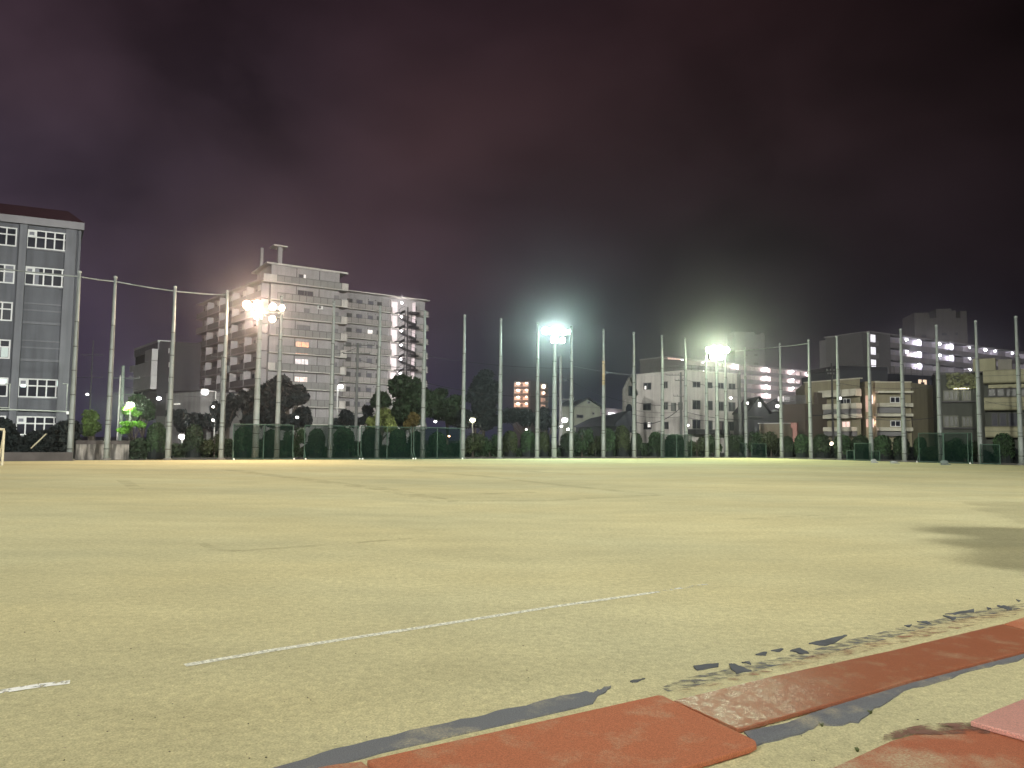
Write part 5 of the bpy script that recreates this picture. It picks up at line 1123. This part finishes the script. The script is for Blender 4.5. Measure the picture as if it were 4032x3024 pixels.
# ------------------------------------------------------------------ street lamps, utility poles, wires
M_CON = mat('concrete_pole', (.17, .17, .165), .85, .15, 1.5)
def street_lamp(px, py, Y, label, r=.22, power=120, col=(1,.97,.92), arm=0, base=True, strength=22, pole_col=None, lampm=None):
    p = at(px, py, Y); bx = at(px+arm, py, Y); b = Vector((bx.x, bx.y, 0)); t = thing('street_lamp', b, label, 'street lamp', 'street lamps beyond the net poles')
    pm = pole_col or M_CON
    if base: MB().tube([b, b+Vector((0,0,p.z+.1))], [.09,.06], 8).build('pole', pm, t)
    if arm: MB().tube([b+Vector((0,0,p.z+.1)), Vector((p.x, p.y, p.z+.16))], .04, 6).build('arm', pm, t)
    h = MB().ball((p.x, p.y, p.z+r*.8), (r*1.2, r*1.2, r*.35), 10, 5).build('lamp_hood', pm, t)
    MB().ball(p, (r, r, r*.8), 12, 8).build('lamp_globe', lampm or glow('globe_%.2f_%.2f' % (col[1], strength), col, strength), t)
    if power: plight(t, p + Vector((0, -r*1.3, -.1)), power, col, r)
    return t
M_LP = mat('pale_painted_pole', (.42,.42,.40), .5)
street_lamp(514, 1596, 70.0, 'street lamp glowing inside the lime green tree', .34, 900, (.82,1,.66), 0)
street_lamp(586, 1634, 84, 'white lamp right of the lime green tree', .22, 40, base=False)
street_lamp(626, 1569, 100, 'white lamp under the black boxy building', .26, 60, (.95,.93,1), base=False)
street_lamp(807, 1544, 88, 'street lamp on an arm, beside the white shed', .38, 160, (1,.93,.82), 43, pole_col=M_LP)
street_lamp(717, 1719, 62, 'low white lamp between the third net pole and a clipped bush', .26, 60, base=True)
street_lamp(840, 1602, 86, 'small upper lamp on the lamp post beside the shed', .13, 0, base=False); street_lamp(839, 1654, 86, 'small lower lamp on the lamp post beside the shed', .14, 10, base=False)
street_lamp(1342, 1522, 92, 'street lamp on a pale pole in front of the tower corner', .27, 110, (1,.98,1), -12, pole_col=M_LP)
street_lamp(1170, 1643, 90, 'small white lamp under the dark purplish tree', .17, 15, base=False)
street_lamp(1714, 1660, 86, 'small white lamp right of the big dark green tree', .15, 20, base=False)
street_lamp(1861, 1654, 92, 'yellowish lamp below the tall round dark tree', .32, 80, (1,.95,.62))
street_lamp(2224, 1654, 88, 'white street lamp left of the gabled house', .33, 120, (1,.97,1), -12)
street_lamp(2236, 1690, 86, 'small white lamp below the lamp left of the gabled house', .16, 15, base=False)
street_lamp(2082, 1629, 120, 'warm lamp directly under the orange lit tower', .24, 20, (1,.8,.6), base=False)
street_lamp(2073, 1691, 90, 'tiny lamp above the bush below the orange tower', .09, 0, base=False); street_lamp(1768, 1717, 72, 'tiny orange lamp behind the last tall net screen', .10, 0, (1,.6,.35), base=False)
street_lamp(2707, 1675, 100, 'small white lamp at the corner of the white building', .17, 15)
street_lamp(2877, 1567, 96, 'small flat lamp on an arm from the utility pole by the white building', .15, 12, base=False, arm=30)
street_lamp(2942, 1587, 96, 'lamp in front of the dark roof of the gabled house', .17, 20, base=False)
street_lamp(3061, 1599, 98, 'lamp below the lit awning of the low gabled house', .22, 20, base=False)
street_lamp(3203, 1739, 80, 'tiny lamp behind the bushes left of the beige building', .08, 0, base=False); street_lamp(3272, 1746, 80, 'warm lamp glowing between two round bushes at the utility pole', .20, 40, (1,.8,.6), base=True)
street_lamp(344, 1553, 130, 'tiny distant lamp right of the school building', .20, 0, base=False); street_lamp(355, 1666, 70, 'small lamp glinting through the green shrub', .10, 5, base=False)
# bright post beside the street lamp left of the gabled house
t = street_lamp(2210, 1678, 87, 'tall bright lit post left of the gabled house', .12, 10, base=False)
def upole(px, ytop, Y, label, arms=(), r=.17, m=M_CON, extras=()):
    b = Vector((base_x(px, Y), Y, 0)); H = at(px, ytop, Y).z; t = thing('utility_pole', b, label, 'utility pole', 'utility poles carrying wires')
    MB().tube([b, b+Vector((0,0,H*.5)), b+Vector((0,0,H))], [r, r*.85, r*.68], 10).build('shaft', m, t)
    for dz, w0, w1 in arms:
        MB().tube([b+Vector((w0, -.15, H-dz)), b+Vector((w1, -.15, H-dz))], .05, 6).build('crossarm', m, t)
        for k in range(4): x = w0+(w1-w0)*k/3; MB().tube([b+Vector((x,-.15,H-dz+.05)), b+Vector((x,-.15,H-dz+.22))], .05, 6).build('insulator', M_CON, t)
    for dz, dx, rr_, hh in extras: MB().tube([b+Vector((dx,-.1,H-dz)), b+Vector((dx,-.1,H-dz+hh))], rr_, 10).build('transformer', m, t)
    return b, H
U = {}
U['a'] = upole(1400, 1351, 84, 'dark utility pole in front of the gallery block', [(.25, -1.6, 1.9), (1.2, -1.6, 1.4)], .19, mat('dark_pole', (.10,.105,.10)))
U['b'] = upole(2682, 1466, 100, 'utility pole at the corner of the white building with transformers', [(.4, -2.0, .5), (1.1, -.8, .7), (3.2, -1.0, .5)], .2, mat('dark_pole', (1,1,1)), ((5.2, -1.0, .35, 1.1), (5.0, -.1, .3, 1.0)))
U['c'] = upole(2914, 1462, 96, 'utility pole at the right end of the white building', [], .24, mat('dark_pole', (1,1,1)))
U['d'] = upole(3281, 1430, 84, 'thin dark utility pole in front of the beige building', [(.9, -.6, .6), (1.3, -.5, .5)], .14, mat('black_pole', (.03,.03,.03)))
U['e'] = upole(2206, 1400, 92, 'utility pole right of the middle floodlight', [(3.1, -.9, .7), (5.4, -.2, 1.6)], .22, M_CON, ((4.6, -.05, .14, .9),))
U['f'] = upole(472, 1440, 84, 'utility pole left of the street lamp in the lime tree', [(1.4, -1.0, 1.9), (3.2, -.7, 2.3)], .26, mat('greenish_pole', (.17,.21,.18)))
U['g'] = upole(462, 1478, 75, 'thin pale pole beside the utility pole near the lime tree', [], .09, M_LP)
U['h'] = upole(864, 1398, 92, 'utility pole in front of the apartment wing', [(.2, -1.3, 2.4), (2.0, -.2, 3.0)], .2, mat('dark_pole', (1,1,1)), ((2.1, .8, .25, .8),))
U['i'] = upole(348, 1340, 110, 'far utility pole seen between the first two net poles', [(2.2, -1.5, 1.6), (5.5, -2.2, 1.6)], .10, mat('dark_pole', (1,1,1)))
def wire(a, b, sag, label, r=.022, m=M_WIRE):
    a = Vector(a); b = Vector(b); pts = [a+(b-a)*(i/10)-Vector((0,0,sag*4*(i/10)*(1-i/10))) for i in range(11)]
    tag(MB().tube(pts, r, 4).build('power_line', m), label, 'wire', 'overhead wires')
def wpx(p, q, Ya, Yb, sag, label, **k): wire(at(*p, Ya), at(*q, Yb), sag, label, **k)
wpx((2506,1585),(2682,1592), 99, 99, .25, 'wire across the white building below its middle windows', r=.035); wpx((2506,1663),(2682,1604), 99, 99, .9, 'sagging thick wire crossing the lower left of the white building', r=.05)
wpx((2506,1617),(2682,1622), 99, 99, .2, 'wire above the lowest windows of the white building'); wpx((2506,1636),(2682,1640), 99, 99, .25, 'lower of the parallel wires on the left face of the white building')
wpx((2690,1619),(2912,1652), 99, 95.5, .25, 'wire crossing the right face of the white building above the lowest windows', r=.035); wpx((2690,1640),(2912,1662), 99, 95.5, .3, 'wire crossing the right face just over the lowest windows')
wpx((2690,1490),(2912,1530), 99, 95.5, .4, 'thin wire from the transformer pole over the upper windows'); wpx((2912,1640),(3192,1650), 95.5, 90, .4, 'wire over the dark houses')
wpx((3192,1636),(3281,1625), 88, 84, .1, 'thick dark wire left of the thin utility pole', r=.05); wpx((3281,1620),(3700,1640), 84, 88, .7, 'wire crossing the beige building between its balconies', r=.03)
wpx((3281,1505),(3700,1520), 84, 88, .5, 'upper wire crossing the beige building'); wpx((1675,1507),(2206,1560), 84, 92, .6, 'wire crossing the open sky right of the apartment block', r=.03)
wpx((1675,1400),(2250,1450), 84, 92, .4, 'higher thin wire crossing the open sky', r=.02); wpx((2250,1440),(2640,1478), 92, 100, .4, 'thin wire between the middle utility pole and the white building', m=M_WIREL, r=.018)
wpx((1240,1395),(1400,1372), 84, 84, .3, 'wire reaching the dark utility pole from the left'); wpx((1400,1412),(1665,1440), 84, 84, .5, 'wire leaving the dark utility pole to the right')
wpx((480,1520),(900,1560), 84, 92, .5, 'wire passing the black boxy building'); wpx((2206,1480),(2506,1590), 92, 99, .5, 'thin wire sloping down past the gabled house', r=.02)
wpx((3880,1580),(4100,1604), 84, 82, .2, 'wire in front of the rounded balconies')
# items lying by the hedge
def litter(px, py, Y, w, h, label, m):
    p = at(px, py, Y); p.z = 0; t = MB().ball(p+Vector((0,0,h*.5)), (w/2, w/3, h/2), 10, 6); t.tube([p+Vector((-w*.5,-.1,.04)), p+Vector((w*.6,-.1,.05))], .04, 6)
    tag(t.build('equipment_bag', m), label, 'bag', 'pale items lying at the foot of the net poles')
litter(3440, 1808, 64, .55, .35, 'pale bag at the foot of the pole below the pink stairwell', mat('pale_cloth', (.3,.32,.3), .8)); litter(3520, 1815, 63, .7, .22, 'pale bag left of the pole crossing the right balconies', mat('pale_cloth', (1,1,1)))
litter(3718, 1815, 60, .7, .4, 'grey bag beside the tall right hand net screen', mat('grey_cloth', (.13,.16,.15), .8))

# ------------------------------------------------------------------ night haze added to spread a glow round the lamps
def haze():
    m = bpy.data.materials.new('night_haze'); m.use_nodes = True; nt = m.node_tree; N = nt.nodes; L = nt.links
    N.remove(N['Principled BSDF']); v = N.new('ShaderNodeVolumePrincipled'); v.inputs['Color'].default_value = (.93, .92, 1, 1)
    v.inputs['Density'].default_value = HAZE; v.inputs['Anisotropy'].default_value = .945; L.new(v.outputs[0], N['Material Output'].inputs['Volume'])
    o = MB().box(-330, 330, -75, 420, -1, 60).build('haze', m); tag(o, kind='stuff')
HAZE = .0007
haze()
